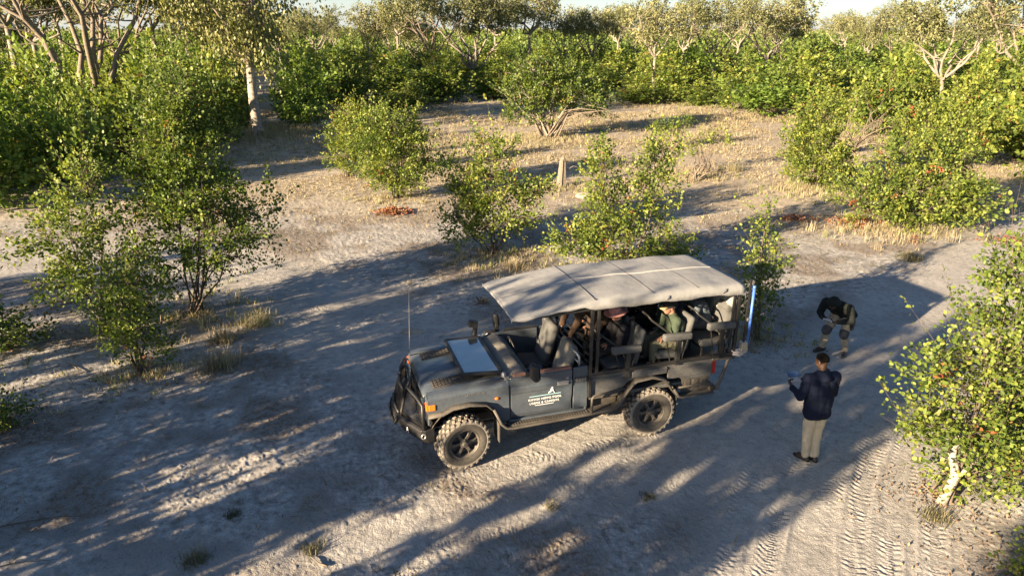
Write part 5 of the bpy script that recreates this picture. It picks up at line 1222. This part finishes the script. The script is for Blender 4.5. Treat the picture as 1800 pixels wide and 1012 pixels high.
    if hood == 'up':
        b = MB(); b.ball(P(-0.03, 0, 0.025), (0.125, 0.105, 0.125), 20, Rm); b.capsule(P(-0.05, 0, -0.03), 0.10, nec - up * 0.02, 0.09)
        bm = MB(); me = b.mesh('hood')
        o = remesh(b, 'hood', jac, t, 0.011, 4, 0.015, 0.09)
        f = V3(g['look']).normalized(); bm = bmesh.new(); bm.from_mesh(o.data); c0 = P(0, 0, 0)
        uh = (V3(g.get('headup', V3((0, 0, 1)))) - f * V3(g.get('headup', V3((0, 0, 1)))).dot(f)).normalized()
        kill = [v for v in bm.verts if (v.co - c0).dot(f) > 0.055 and abs((v.co - c0).dot(uh)) < 0.085]
        bmesh.ops.delete(bm, geom=kill, context='VERTS'); bm.to_mesh(o.data); bm.free()
        so_ = o.modifiers.new('s', 'SOLIDIFY'); so_.thickness = 0.012
    # trousers
    b = MB()
    for q in (0.06, -0.06): b.capsule(pel + lat * q, 0.095, pel - up * 0.02 + lat * q, 0.098)
    for sd, q in (('l', 1), ('r', -1)):
        hp, kn, an = g['hip_' + sd], g['kn_' + sd], g['an_' + sd]
        b.capsule(pel - up * 0.03 + lat * q * 0.06, 0.098, hp, 0.102, 14); b.capsule(hp, 0.105, kn, 0.076, 14); b.capsule(kn, 0.074, an + (kn - an) * 0.06, 0.062, 14)
    tr_ = remesh(b, 'trousers', trs, t, 0.011, 5, 0.026, 0.09)
    if knee:
        for sd in ('l', 'r'):
            hp, kn, an = g['hip_' + sd], g['kn_' + sd], g['an_' + sd]; b = MB(); off = J.get('kf', V3((0.018, 0, 0)))
            b.capsule(kn + (hp - kn).normalized() * 0.045 + off, 0.086, kn + (an - kn).normalized() * 0.02 + off, 0.081, 14); remesh(b, 'knee_patch', knee, tr_, 0.011, 3, 0.02, 0.09)
    if shoes:
        for sd in ('l', 'r'):
            an, to = g['an_' + sd], g['to_' + sd]; b = MB(); d = to - an; d.z = 0; d.normalize(); heel = an - d * 0.045; z0 = an.z - 0.055
            hv = lambda p, z: V3((p.x, p.y, z))
            b.capsule(hv(heel, z0), 0.038, hv(an + d * 0.11, z0 - 0.004), 0.040); b.capsule(hv(an + d * 0.11, z0 - 0.004), 0.042, hv(to, z0 - 0.010), 0.033); b.capsule(hv(heel, z0 + 0.02), 0.040, hv(an, z0 + 0.055), 0.046)
            remesh(b, 'shoe', sho, t, 0.009, 3)
    if hair:
        b = MB(); b.ball(P(-0.018, 0, 0.040), (0.104, 0.082, 0.094), 20, Rm); me = b.mesh('hair'); bm = bmesh.new(); bm.from_mesh(me); kill = []
        f = V3(g['look']).normalized(); 
        for v in bm.verts:
            q = Rm.transposed() @ (v.co - V3(hed))
            if q.z < -0.035 or (q.x > 0.055 and q.z < 0.09) or (q.x > 0.0 and q.z < 0.04): kill.append(v)
        bmesh.ops.delete(bm, geom=kill, context='VERTS'); bm.to_mesh(me); bm.free(); me.polygons.foreach_set('use_smooth', [True] * len(me.polygons))
        link_mesh('hair', me, M['hair'] if hair is True else hair, t)
    e = MB(); e.ball(P(0.083, 0.031, 0.008), 0.010, 8); me = e.mesh('eye'); link_mesh('eye', me, M['black'], t); e = MB(); e.ball(P(0.083, -0.031, 0.008), 0.010, 8); link_mesh('eye', e.mesh('eye'), M['black'], t)
    if glasses:
        e = MB(); 
        for q in (1, -1): e.ball(P(0.092, q * 0.032, 0.006), (0.012, 0.028, 0.02), 10, Rm); e.tube([P(0.09, q * 0.058, 0.01), P(0.0, q * 0.084, 0.012)], 0.004, 5)
        e.tube([P(0.1, 0.02, 0.01), P(0.1, -0.02, 0.01)], 0.004, 5); e.build('sunglasses', M['black'], t, smooth=True)
    if hat:
        kind, m1, m2 = hat; h_ = MB()
        M4 = Matrix.Translation(V3(hed)) @ Rm.to_4x4()
        if kind == 'cap':
            pr = [(0.106, 0.02), (0.108, 0.06), (0.095, 0.105), (0.06, 0.132), (0.001, 0.140)]
            q = MB(); q.lathe(pr, 20); h_.add([(p.x * 1.04 - 0.012, p.y * 0.86, p.z) for p in q.v], q.f, M4); ho = h_.build('cap', m1, t, smooth=True)
            q = MB(); secs = []
            for i in range(9):
                a = -1.15 + 2.3 * i / 8; secs.append([V3((0.09 * math.cos(a), 0.082 * math.sin(a), 0.038)), V3((0.09 + 0.085 * math.cos(a) ** 0.7 if math.cos(a) > 0 else 0.09, 0.082 * math.sin(a), 0.026 - 0.012 * abs(math.sin(a))))])
            q.loft(secs); h2 = MB(); h2.add(q.v, q.f, M4); o = h2.build('peak', m2, ho, smooth=True); o.modifiers.new('s', 'SOLIDIFY').thickness = 0.004
        else:
            q = MB(); q.lathe([(0.19, 0.035), (0.17, 0.042), (0.105, 0.05), (0.10, 0.10), (0.085, 0.135), (0.05, 0.145), (0.001, 0.138)], 24); h_.add(q.v, q.f, M4); o = h_.build('hat', m1, t, smooth=True); o.modifiers.new('s', 'SOLIDIFY').thickness = 0.004
    return t, P
# --- man in the navy hoodie, seen from behind, holding a drone controller
x, y = G(1421, 806); z = hz(x, y)
J = dict(pelvis=(0.0, 0, 0.97), chest=(0.01, 0, 1.30), neck=(0.03, 0, 1.50), head=(0.075, 0.0, 1.645), look=(0.75, 0.42, -0.45), headup=(0.40, 0.1, 0.85),
    sh_l=(0.01, 0.215, 1.43), el_l=(-0.02, 0.31, 1.14), wr_l=(0.25, 0.31, 1.17), hd_l=(0.9, -0.25, 0.15), hn_l=(0, -0.6, 0.8),
    sh_r=(0.01, -0.215, 1.43), el_r=(0.04, -0.245, 1.13), wr_r=(0.27, 0.03, 1.17), hd_r=(0.85, 0.45, 0.15), hn_r=(0, 0.6, 0.8),
    hip_l=(0.0, 0.085, 0.90), kn_l=(0.02, 0.075, 0.50), an_l=(0.0, 0.065, 0.095), to_l=(0.15, 0.14, 0.06),
    hip_r=(0.0, -0.085, 0.90), kn_r=(0.015, -0.07, 0.50), an_r=(-0.03, -0.06, 0.095), to_r=(0.13, -0.04, 0.06), hem=0.12, curl=1.0, ts=-1)
rz1 = R(98)
p1, _ = person('man in a navy hoodie seen from behind, standing on the track with a drone controller', (x, y, z), rz1, J, ('skin_dark', cloth('navy_hoodie', (0.007, 0.011, 0.028)), cloth('beige_trousers', (0.50, 0.42, 0.30), 0.1), mat('black_shoe', (0.015, 0.014, 0.014), 0.5)), hood='down')
def controller(loc, rz, tilt, label, screen=True, s=1.0):
    t = thing('drone_controller', label, 'controller', loc, rz); t.rotation_euler = (0, tilt, rz); t.scale = (s,) * 3
    b = MB(); b.box((0, 0, 0), (0.10, 0.16, 0.035), taper=(0.95, 0.95)); b.box((0, 0.075, -0.005), (0.11, 0.03, 0.045)); b.box((0, -0.075, -0.005), (0.11, 0.03, 0.045)); b.build('controller_body', mat('grey_plastic', (0.35, 0.36, 0.38), 0.5), t, bevel=0.012)
    for q in (1, -1):
        k = MB(); k.tube([(0, q * 0.05, 0.015), (0, q * 0.05, 0.04)], 0.006, 8); k.ball((0, q * 0.05, 0.04), 0.009, 8); k.build('joystick', M['black'], t)
    if screen:
        f = MB(); f.box((0.095, 0, 0.05), (0.10, 0.19, 0.010), rot=(0, R(-35), 0)); fo = f.build('tablet', mat('tablet_case', (0.02, 0.035, 0.09), 0.4), t, bevel=0.003)
        f = MB(); f.box((0.0915, 0, 0.0555), (0.088, 0.175, 0.002), rot=(0, R(-35), 0)); f.build('screen', mat('tablet_screen', (0.05, 0.10, 0.22), 0.15), fo)
    return t
Mp = Matrix.Translation((x, y, z)) @ Matrix.Rotation(rz1, 4, 'Z')
controller(Mp @ V3((0.37, 0.19, 1.205)), rz1, R(-12), 'grey drone controller with dark blue tablet held by the man in the navy hoodie', True, 0.95)
# --- man bending over, hood up
x, y = G(1466, 617); z = hz(x, y)
J = dict(pelvis=(-0.14, 0, 0.86), chest=(0.12, 0, 1.05), neck=(0.28, 0, 1.15), head=(0.39, 0.0, 1.19), look=(0.50, 0, -0.87), headup=(0.87, 0, 0.50),
    sh_l=(0.20, 0.20, 1.13), el_l=(0.20, 0.28, 0.86), wr_l=(0.42, 0.12, 0.86), hd_l=(0.85, -0.45, 0.1), hn_l=(0, -0.6, 0.8),
    sh_r=(0.20, -0.20, 1.13), el_r=(0.20, -0.28, 0.86), wr_r=(0.42, -0.12, 0.86), hd_r=(0.85, 0.45, 0.1), hn_r=(0, 0.6, 0.8),
    hip_l=(-0.12, 0.10, 0.82), kn_l=(0.04, 0.14, 0.48), an_l=(-0.06, 0.16, 0.095), to_l=(0.10, 0.20, 0.06),
    hip_r=(-0.12, -0.10, 0.82), kn_r=(0.12, -0.14, 0.50), an_r=(0.08, -0.19, 0.095), to_r=(0.25, -0.25, 0.06), hem=0.06, curl=1.0, ts=-1, kf=V3((0.02, 0, 0)))
rz2 = R(-138)
p2, _ = person('man bending forward in dark hooded jacket and cream trousers with grey knee patches', (x, y, z), rz2, J, ('skin_dark', cloth('dark_green_grey_jacket', (0.010, 0.013, 0.013)), cloth('cream_trousers', (0.30, 0.265, 0.21), 0.15), mat('black_boot', (0.012, 0.012, 0.012), 0.5)), hood='up', hair=False, knee=cloth('knee_patch_grey', (0.065, 0.067, 0.072))); p2.scale = (1.10, 1.14, 1.0)
Mp = Matrix.Translation((x, y, z)) @ Matrix.Rotation(rz2, 4, 'Z')
controller(Mp @ V3((0.54, 0, 0.89)), rz2, R(-10), 'small dark controller held low by the man bending forward', False)
bt = MB(); bt.box((0, 0, 0), (0.13, 0.06, 0.16)); bt.box((0, 0.035, 0.03), (0.11, 0.015, 0.07)); bo = bt.build('belt_pouch', M['black'], None, bevel=0.015); bo.location = Mp @ V3((-0.05, 0.235, 0.66)); bo.rotation_euler[2] = rz2; tag(bo, 'black pouch strapped to the thigh of the man bending forward', 'pouch')
# --- passengers on the truck
def seated(px_, py_, hz_, lean=0.05, headf=0.0, look=(1, 0, -0.1)):
    c = dict(pelvis=(0, 0, 0.10), chest=(-0.03 + lean * 0.6, 0, 0.36), neck=(-0.02 + lean, 0, 0.53), head=(0.02 + lean + headf, 0, 0.655), look=look,
        sh_l=(-0.01 + lean, 0.18, 0.47), el_l=(0.07 + lean, 0.22, 0.22), wr_l=(0.28, 0.13, 0.20), hd_l=(1, -0.1, -0.3), hn_l=(0, -0.2, -1),
        sh_r=(-0.01 + lean, -0.18, 0.47), el_r=(0.07 + lean, -0.22, 0.22), wr_r=(0.28, -0.13, 0.20), hd_r=(1, 0.1, -0.3), hn_r=(0, 0.2, -1),
        hip_l=(0.02, 0.10, 0.08), kn_l=(0.43, 0.12, 0.10), an_l=(0.42, 0.12, -0.19), to_l=(0.56, 0.13, -0.25),
        hip_r=(0.02, -0.10, 0.08), kn_r=(0.43, -0.12, 0.10), an_r=(0.42, -0.12, -0.19), to_r=(0.56, -0.13, -0.25), hem=0.04, curl=0.7)
    return c, TM @ V3((px_, py_, hz_))
dk = mat('dark_boot', (0.02, 0.02, 0.02), 0.6)
J, lc = seated(-2.06, 0.52, 1.40, 0.08, 0.03, (1, 0.05, -0.12))
person('seated man in a green jacket, tan-peaked cap and sunglasses on the truck', lc, TA, J, ('skin_light', cloth('green_field_jacket', (0.045, 0.062, 0.042)), cloth('olive_trousers', (0.10, 0.10, 0.07)), dk), hat=('cap', cloth('black_cap', (0.02, 0.02, 0.02)), cloth('tan_peak', (0.45, 0.33, 0.18))), glasses=True, hair=mat('grey_hair', (0.3, 0.28, 0.26), 0.9))
J, lc = seated(-1.22, 0.28, 1.30, 0.06, 0.02, (1, 0.3, -0.25))
person('passenger in black fleece and pinkish head scarf in the front row of the truck', lc, TA, J, ('skin_light', cloth('black_fleece', (0.018, 0.018, 0.022)), cloth('black_trousers', (0.02, 0.02, 0.022)), dk), hat=('sun', cloth('pink_scarf', (0.45, 0.22, 0.20)), None), hair=False)
J, lc = seated(-2.80, 0.18, 1.50, 0.25, 0.08, (1, 0.1, -0.55))
J['headup'] = (0.5, 0, 0.85)
person('passenger in blue-grey jacket and straw hat in the back row of the truck', lc, TA, J, ('skin_light', cloth('blue_grey_jacket', (0.08, 0.10, 0.12)), cloth('grey_trousers', (0.07, 0.075, 0.08)), dk), hat=('sun', cloth('straw_hat', (0.50, 0.42, 0.28)), None), hair=False)
J, lc = seated(-1.24, -0.50, 1.28, 0.04)
person('passenger in a black coat on the far side of the truck front row', lc, TA, J, ('skin_light', cloth('black_coat', (0.015, 0.015, 0.017)), cloth('dark_trousers', (0.02, 0.02, 0.02)), dk))
J, lc = seated(-2.06, -0.42, 1.38, 0.04)
person('passenger in a dark brown coat, far side of the truck middle row', lc, TA, J, ('skin_light', cloth('dark_brown_coat', (0.030, 0.022, 0.018)), cloth('dark_trousers', (0.02, 0.02, 0.02)), dk))
J = dict(pelvis=(-0.02, 0, 0.80), chest=(0.22, 0, 1.0), neck=(0.40, 0, 1.10), head=(0.52, 0.0, 1.13), look=(0.6, 0, -0.8), headup=(0.8, 0, 0.6),
    sh_l=(0.33, 0.19, 1.06), el_l=(0.42, 0.24, 0.80), wr_l=(0.52, 0.20, 0.58), hd_l=(0.3, 0, -0.9), hn_l=(-1, 0, -0.3), sh_r=(0.33, -0.19, 1.06), el_r=(0.42, -0.24, 0.80), wr_r=(0.52, -0.20, 0.58), hd_r=(0.3, 0, -0.9), hn_r=(-1, 0, -0.3),
    hip_l=(-0.02, 0.10, 0.74), kn_l=(0.06, 0.11, 0.42), an_l=(-0.04, 0.11, 0.095), to_l=(0.12, 0.12, 0.06), hip_r=(-0.02, -0.10, 0.74), kn_r=(0.06, -0.11, 0.42), an_r=(-0.04, -0.11, 0.095), to_r=(0.12, -0.12, 0.06), hem=0.08, curl=1.2)
person('passenger in brown leaning over the rail behind the cab', TM @ V3((-0.93, -0.06, 1.03)), TA, J, ('skin_light', cloth('brown_jacket', (0.060, 0.038, 0.026)), cloth('brown_trousers', (0.045, 0.030, 0.022)), dk))
# ================================================================ grass, litter, stumps, branches
def blades(X, Y, Z, h, rs, name, mt, label, spread=0.25, per=9, wid=0.008, tint=(0.2, 0.9)):
    n = len(X); m = per
    B = np.stack([np.repeat(X, m), np.repeat(Y, m), np.repeat(Z, m)], 1); hh = np.repeat(h, m) * rs.uniform(0.5, 1.15, n * m)
    B[:, :2] += rs.normal(0, 0.045, (n * m, 2)) * (1 + np.repeat(h, m)[:, None] * 1.5)
    q = rs.uniform(0, 6.28, n * m); d = np.stack([np.cos(q), np.sin(q)], 1); ln = rs.uniform(0.1, 1.0, n * m) * spread * 2
    T_ = B.copy(); T_[:, :2] += d * (ln * hh)[:, None]; T_[:, 2] += hh * np.sqrt(np.maximum(0.1, 1 - ln ** 2 * 0.5))
    Mid = (B + T_) / 2; Mid[:, 2] += hh * 0.12
    s = np.stack([-d[:, 1], d[:, 0], np.zeros(n * m)], 1); wv = (wid * rs.uniform(0.6, 1.5, n * m))[:, None]
    if hasattr(wid, '__len__'): pass
    V = np.stack([B - s * wv, B + s * wv, Mid + s * wv * 0.7, Mid - s * wv * 0.7, T_], 1).reshape(-1, 3)
    b = np.arange(n * m) * 5; F = np.stack([np.stack([b, b + 1, b + 2], 1), np.stack([b, b + 2, b + 3], 1), np.stack([b + 3, b + 2, b + 4], 1)], 1).reshape(-1, 3)
    ti = np.repeat(np.clip(np.repeat(rs.uniform(*tint, n), m) + rs.normal(0, 0.08, n * m), 0, 1.0), 5)
    me = np_mesh(name, V, F, 3, {'tint': ti}); o = link_mesh(name, me, mt); return o
def heights(X, Y):
    H, road, trk, dist = ground_fields(X, Y, False); return H, road
rs = np.random.RandomState(55)
# straw-coloured grass of the clearing
n = 80000; Y = 19 + 46 * rs.rand(n) ** 0.9; X = rs.uniform(-1, 1, n) * (0.78 * Y + 3); H, road = heights(X, Y)
den = fbm(X * 0.35, Y * 0.35, 4, 61); px_, py_ = pix(X, Y)
amt = sst(21, 34, Y + 0.25 * np.maximum(X, 0)) ; keep = (road < 0.25) & (rs.rand(n) < amt * sst(0.32, 0.6, den) + 0.03) & (py_ > edge_y(px_) - 45)
X, Y, H, den = X[keep], Y[keep], H[keep], den[keep]; far = sst(28, 48, Y)
o = blades(X, Y, H - 0.01, 0.05 + (0.06 + 0.22 * far) * rs.rand(len(X)), rs, 'dry_grass', M['straw'], '', 0.55, 8, 0.010, (0.1, 0.85)); tag(o, 'dry straw-coloured grass covering the clearing', 'grass', kind='stuff')
# sparse short tufts on the bare sand near the truck
n = 7000; Y = 5.5 + 17 * rs.rand(n) ** 0.8; X = rs.uniform(-1, 1, n) * (0.78 * Y + 1.5); H, road = heights(X, Y)
den = fbm(X * 0.6, Y * 0.6, 3, 63); keep = (road < 0.35) & (rs.rand(n) < sst(0.48, 0.72, den)); X, Y, H = X[keep], Y[keep], H[keep]
o = blades(X, Y, H - 0.005, 0.02 + 0.05 * rs.rand(len(X)), rs, 'short_grass', M['weed'], '', 0.8, 11, 0.0045, (0.1, 1.0)); tag(o, 'thin sparse tufts of short grass on the pale sand', 'grass', kind='stuff')
# leaf litter and bits of twig
def litter_obj(n, f, name, lab, mt, sz):
    Y = 5.5 + 26 * rs.rand(n) ** 0.75; X = rs.uniform(-1, 1, n) * (0.78 * Y + 1.5); H, road = heights(X, Y)
    den = fbm(X * 0.9, Y * 0.9, 4, 31); keep = (road < 0.3) & (rs.rand(n) < sst(0.46, 0.68, den) * f); X, Y, H = X[keep], Y[keep], H[keep]
    P = np.stack([X, Y, H + 0.006], 1); q = rs.uniform(0, 6.28, len(X)); D = np.stack([np.cos(q), np.sin(q), np.zeros(len(X))], 1)
    A = leaves_np(P, D, sz, rs, flat=2.0); tag(link_mesh(name, np_mesh(name, A[0], A[1], 3, {'tint': A[2]}), mt), lab, 'litter', kind='stuff')
litter_obj(110000, 0.9, 'leaf_litter', 'brown leaf litter scattered over the ground off the track', M['litter'], 0.036)
n = 3500; Y = 5.5 + 26 * rs.rand(n) ** 0.75; X = rs.uniform(-1, 1, n) * (0.78 * Y + 1.5); H, road = heights(X, Y); keep = (road < 0.5) | (rs.rand(n) < 0.12); X, Y, H = X[keep], Y[keep], H[keep]
q = rs.uniform(0, 6.28, len(X)); A = leaves_np(np.stack([X, Y, H + 0.008], 1), np.stack([np.cos(q), np.sin(q), np.full(len(X), 0.03)], 1), 0.15 * rs.uniform(0.4, 1.6, len(X)), rs, flat=2.0, aspect=0.09)
tag(link_mesh('twig_litter', np_mesh('twig_litter', A[0], A[1], 3, {'tint': A[2]}), M['litter']), 'tiny dry twigs scattered over the sand', 'twigs', kind='stuff')
def ring_litter(cx, cy, r, n, mt, name, lab, sz=0.06, h=0.02, cat='litter', kind='stuff'):
    q = rs.uniform(0, 6.28, n); rr_ = r * np.abs(rs.normal(0, 0.5, n)); X = cx + rr_ * np.cos(q); Y = cy + rr_ * np.sin(q); H, road = heights(X, Y)
    a = rs.uniform(0, 6.28, n); D = np.stack([np.cos(a), np.sin(a), rs.uniform(-0.1, 0.5, n)], 1)
    return leaves_np(np.stack([X, Y, H + h * rs.rand(n) * np.exp(-rr_ / r)], 1), D, sz, rs, flat=0.6)
# litter under every near shrub
AV, AF, AT, off = [], [], [], 0
for (px, *_r) in HERO:
    x, y = G(*px); a = ring_litter(x, y, 1.5, 700, None, '', '', 0.045); AV.append(a[0]); AF.append(a[1] + off); AT.append(a[2]); off += len(a[0])
tag(link_mesh('shrub_litter', np_mesh('shrub_litter', np.vstack(AV), np.vstack(AF), 3, {'tint': np.concatenate(AT)}), M['litter']), 'dry fallen leaves gathered under the shrubs', 'litter', kind='stuff')
# dry grass tufts that can be told apart
TUFTS = [((388, 650), 0.55, 'largest straw-coloured tuft of dry grass left of the truck'), ((452, 570), 0.5, 'upright dry grass tuft beside the dirt track junction'), ((392, 600), 0.4, 'leaning dry tuft between the sunlit small shrub and the track'),
         ((340, 985), 0.2, 'thin dry weed at the bottom edge of the photo'), ((850, 530), 0.12, 'flattened dry weed beside the front corner of the canopy'), ((905, 470), 0.35, 'pale seed head standing in brown grass behind the canopy'),
         ((410, 905), 0.09, 'small grey-green tuft in the shaded sand at the lower left'), ((1140, 870), 0.08, 'small green-brown tuft in front of the rear wheel'), ((970, 885), 0.07, 'low brown tuft on the streaked sand in front of the truck'),
         ((1640, 905), 0.18, 'small grey plant below the pale crooked stem'), ((1600, 455), 0.35, 'grey-green tuft at the foot of the wide sunlit shrub'), ((1290, 300), 0.5, 'dry leafless twiggy tuft beside the spindly sapling'),
         ((545, 960), 0.14, 'grey twiggy weed on the sunlit streak at the lower left')]
for i, (p, h, lab) in enumerate(TUFTS):
    x, y = G(*p); k = 26 if h > 0.3 else 12; X = x + rs.normal(0, h * 0.35, k); Y = y + rs.normal(0, h * 0.35, k); H, _r = heights(X, Y)
    o = blades(X, Y, H - 0.01, h * (0.5 + 0.5 * rs.rand(k)), rs, 'grass_tuft', M['straw'] if i in (0, 1, 2, 4, 5, 11) else M['weed'], '', 0.65, 16, 0.005, (0.1, 0.9)); tag(o, lab, 'grass tuft')
# grass skirts under the shrubs at the right and in the middle
AX, AY, AH = [], [], []
for (p, r, n_, h) in (((1560, 400), 2.2, 240, 0.35), ((866, 452), 1.6, 150, 0.22), ((1092, 470), 1.9, 130, 0.22), ((345, 548), 1.6, 120, 0.25), ((250, 655), 1.0, 90, 0.18), ((965, 245), 3.2, 260, 0.4), ((1425, 335), 2.0, 160, 0.35), ((988, 330), 1.3, 140, 0.25), ((700, 352), 1.5, 90, 0.2), ((1328, 592), 0.9, 70, 0.16), ((480, 235), 3.5, 300, 0.6), ((1215, 310), 1.8, 110, .35)):
    x, y = G(*p); AX.append(x + rs.normal(0, r * 0.55, n_)); AY.append(y + rs.normal(0, r * 0.45, n_)); AH.append(np.full(n_, h) * (0.4 + 0.6 * rs.rand(n_)))
X, Y, Hh = map(np.concatenate, (AX, AY, AH)); H, _r = heights(X, Y)
o = blades(X, Y, H - 0.01, Hh, rs, 'grass_skirt', M['straw'], '', 0.45, 13, 0.007, (0.1, 1.0)); tag(o, 'dry grass growing round the feet of the shrubs', 'grass', kind='stuff')
# rust-red dead branches
def dead_branch(p, r, lab, n=260, sz=0.07):
    x, y = G(*p); t = thing('fallen_branch', lab, 'branch', (x, y, hz(x, y))); rg = random.Random(int(p[0])); b = MB(); 
    for i in range(7):
        q = rg.uniform(0, 6.28); Ls = r * rg.uniform(0.6, 1.3); b.tube([(0.05 * i - 0.1, 0, 0.02), (Ls * 0.5 * math.cos(q), Ls * 0.5 * math.sin(q), 0.10 + 0.1 * rg.random()), (Ls * math.cos(q), Ls * math.sin(q), 0.04 + 0.12 * rg.random())], [0.014, 0.009, 0.004], 4)
    b.build('twigs', M['bark_dark'], t, fixn=False)
    a = rs.uniform(0, 6.28, n); rr_ = r * np.abs(rs.normal(0, 0.5, n)); P = np.stack([rr_ * np.cos(a), rr_ * np.sin(a) * 0.7, 0.02 + 0.20 * rs.rand(n) * np.exp(-rr_ / r)], 1)
    A = leaves_np(P, np.stack([np.cos(a), np.sin(a), rs.uniform(-.3, .6, n)], 1), sz, rs, flat=0.2); link_mesh('dead_leaves', np_mesh('dead_leaves', A[0], A[1], 3, {'tint': A[2]}), M['leaf_dead'], t)
dead_branch((692, 376), 0.75, 'pile of bright rust-red dead leaves at the foot of the dark rounded shrub', 620, 0.10)
dead_branch((1395, 388), 0.85, 'left one of the fallen branches with rust-red leaves in front of the wide sunlit shrub', 420, 0.08)
dead_branch((1495, 395), 1.1, 'right one of the fallen branches with rust-red leaves in front of the wide sunlit shrub', 600, 0.08)
dead_branch((1775, 425), 1.1, 'dark red heap of dead branches at the right edge behind the foreground shrub', 300)
dead_branch((845, 535), 0.4, 'little brown dead branch on the ground left of the canopy corner', 60, 0.05)
dead_branch((1600, 425), 0.4, 'dark brown dead sprig right of the fallen branches', 70, 0.06)
# jagged stump
x, y = G(986, 328); t = thing('tree_stump', 'tall jagged weathered stump standing in the clearing behind the pointed shrub', 'stump', (x, y, hz(x, y)))
b = MB(); rg = random.Random(2); secs = []
for i in range(8):
    z = -0.1 + 1.25 * i / 7; r_ = [0.26, 0.19, 0.165, 0.155, 0.145, 0.135, 0.115, 0.07][i]
    secs.append([(r_ * (1 + 0.18 * math.sin(k * 2.4)) * math.cos(2 * math.pi * k / 12) + 0.03 * i * 0.3, r_ * (1 + 0.18 * math.sin(k * 2.4)) * math.sin(2 * math.pi * k / 12), z + (0.18 * rg.random() if i > 5 else 0)) for k in range(12)])
b.loft(secs, closed=True, cap=True); b.build('trunk', M['bark_brown'], t)
b = MB(); b.tube([(0.05, 0, 0.6), (0.5, 0.1, 0.85), (0.75, 0.1, 0.8)], [0.03, 0.018, 0.008], 5); b.build('broken_branch', M['bark_brown'], t)
# termite mound, stones, logs
def rock(p, d, lab, name='stone', cat='stone', m=None, seed=1, px=True):
    x, y = G(*p) if px else p; b = MB(); b.ball((0, 0, d[2] * 0.35), d, 14); me = b.mesh(name); 
    A = np.array([v.co for v in me.vertices]); nz = fbm(A[:, 0] * 4 / d[0] * 0.5 + seed * 3, A[:, 1] * 2 / d[1] + A[:, 2] * 2 / d[2], 3, seed)
    for v, k in zip(me.vertices, nz): v.co *= 0.72 + 0.6 * k
    o = link_mesh(name, me, m or M['stone']); o.location = (x, y, hz(x, y) - 0.02); tag(o, lab, cat)
M['stone'] = mat('pale_clod', (0.30, 0.265, 0.22), 0.95, var=0.3, bump=0.8, bscale=15)
rock((752, 177), (0.45, 0.4, 0.9), 'small pale termite mound at the back of the clearing', 'termite_mound', 'termite mound', seed=3)
rock((725, 580), (0.30, 0.14, 0.07), 'flat sunlit clod of earth on the sand beyond the bonnet', 'clod', 'clod', seed=4)
rock((1705, 98), (1.8, 1.5, 1.0), 'pale mound of earth among the far bushes on the right', 'earth_mound', 'mound', seed=6)
rock((1030, 345), (0.45, 0.35, 0.12), 'crumbly pale earth heap beside the jagged stump', 'earth_heap', 'heap', seed=8)
rock((108, 1009), (0.10, 0.05, 0.03), 'small pale stone at the bottom edge, lower left', 'stone', 'stone', seed=9)
def log(p, L_, q, r_, lab, m='bark_pale', name='fallen_log', fork=0):
    x, y = G(*p); b = MB(); rg = random.Random(int(p[0] * 3 + p[1])); pts = [(L_ * (t - 0.5), 0.06 * L_ * math.sin(t * 4), r_ + 0.04 * L_ * rg.random()) for t in np.linspace(0, 1, 6)]
    b.tube(pts, [r_, r_ * 0.95, r_ * 0.85, r_ * 0.7, r_ * 0.5, r_ * 0.25], 7)
    for i in range(fork): s_ = pts[1 + i % 4]; b.tube([s_, (s_[0] + 0.25 * L_, (rg.random() - .5) * L_ * 0.7, s_[2] + rg.random() * 0.22 * L_)], [r_ * 0.5, r_ * 0.15], 5)
    o = b.build(name, M['bark_brown' if m != 'bark_dark' else m], None, smooth=True); o.location = (x, y, hz(x, y)); o.rotation_euler[2] = q; tag(o, lab, 'log' if r_ > 0.03 else 'stick')
log((845, 215), 2.2, 0.4, 0.09, 'forked grey dead log lying in the shade before the broad light green bush', fork=4)
log((1590, 260), 3.0, 0.3, 0.05, 'bleached dead branch spread behind the wide sunlit shrub', fork=4, name='dead_branch')
log((1120, 255), 1.6, -0.3, 0.035, 'grey dead branch under the hanging bare limbs', fork=3, name='dead_branch')
log((560, 985), 0.30, 2.6, 0.012, 'short pale stick on the sunlit streak, lower left', fork=1, name='stick')
log((60, 920), 1.1, 0.35, 0.010, 'thin grey stick on the shaded sand at the far left', m='bark_dark', fork=1, name='stick')
log((30, 995), 0.9, 0.3, 0.008, 'thin dark twig near the bottom left corner', m='bark_dark', name='stick')
log((130, 650), 0.8, -0.7, 0.012, 'pale broken twig beside the small sunlit shrub', fork=2, name='stick')
log((520, 270), 0.8, 0.9, 0.02, 'bare twig sticking up right of the tall shrub', m='bark_grey', fork=1, name='stick')
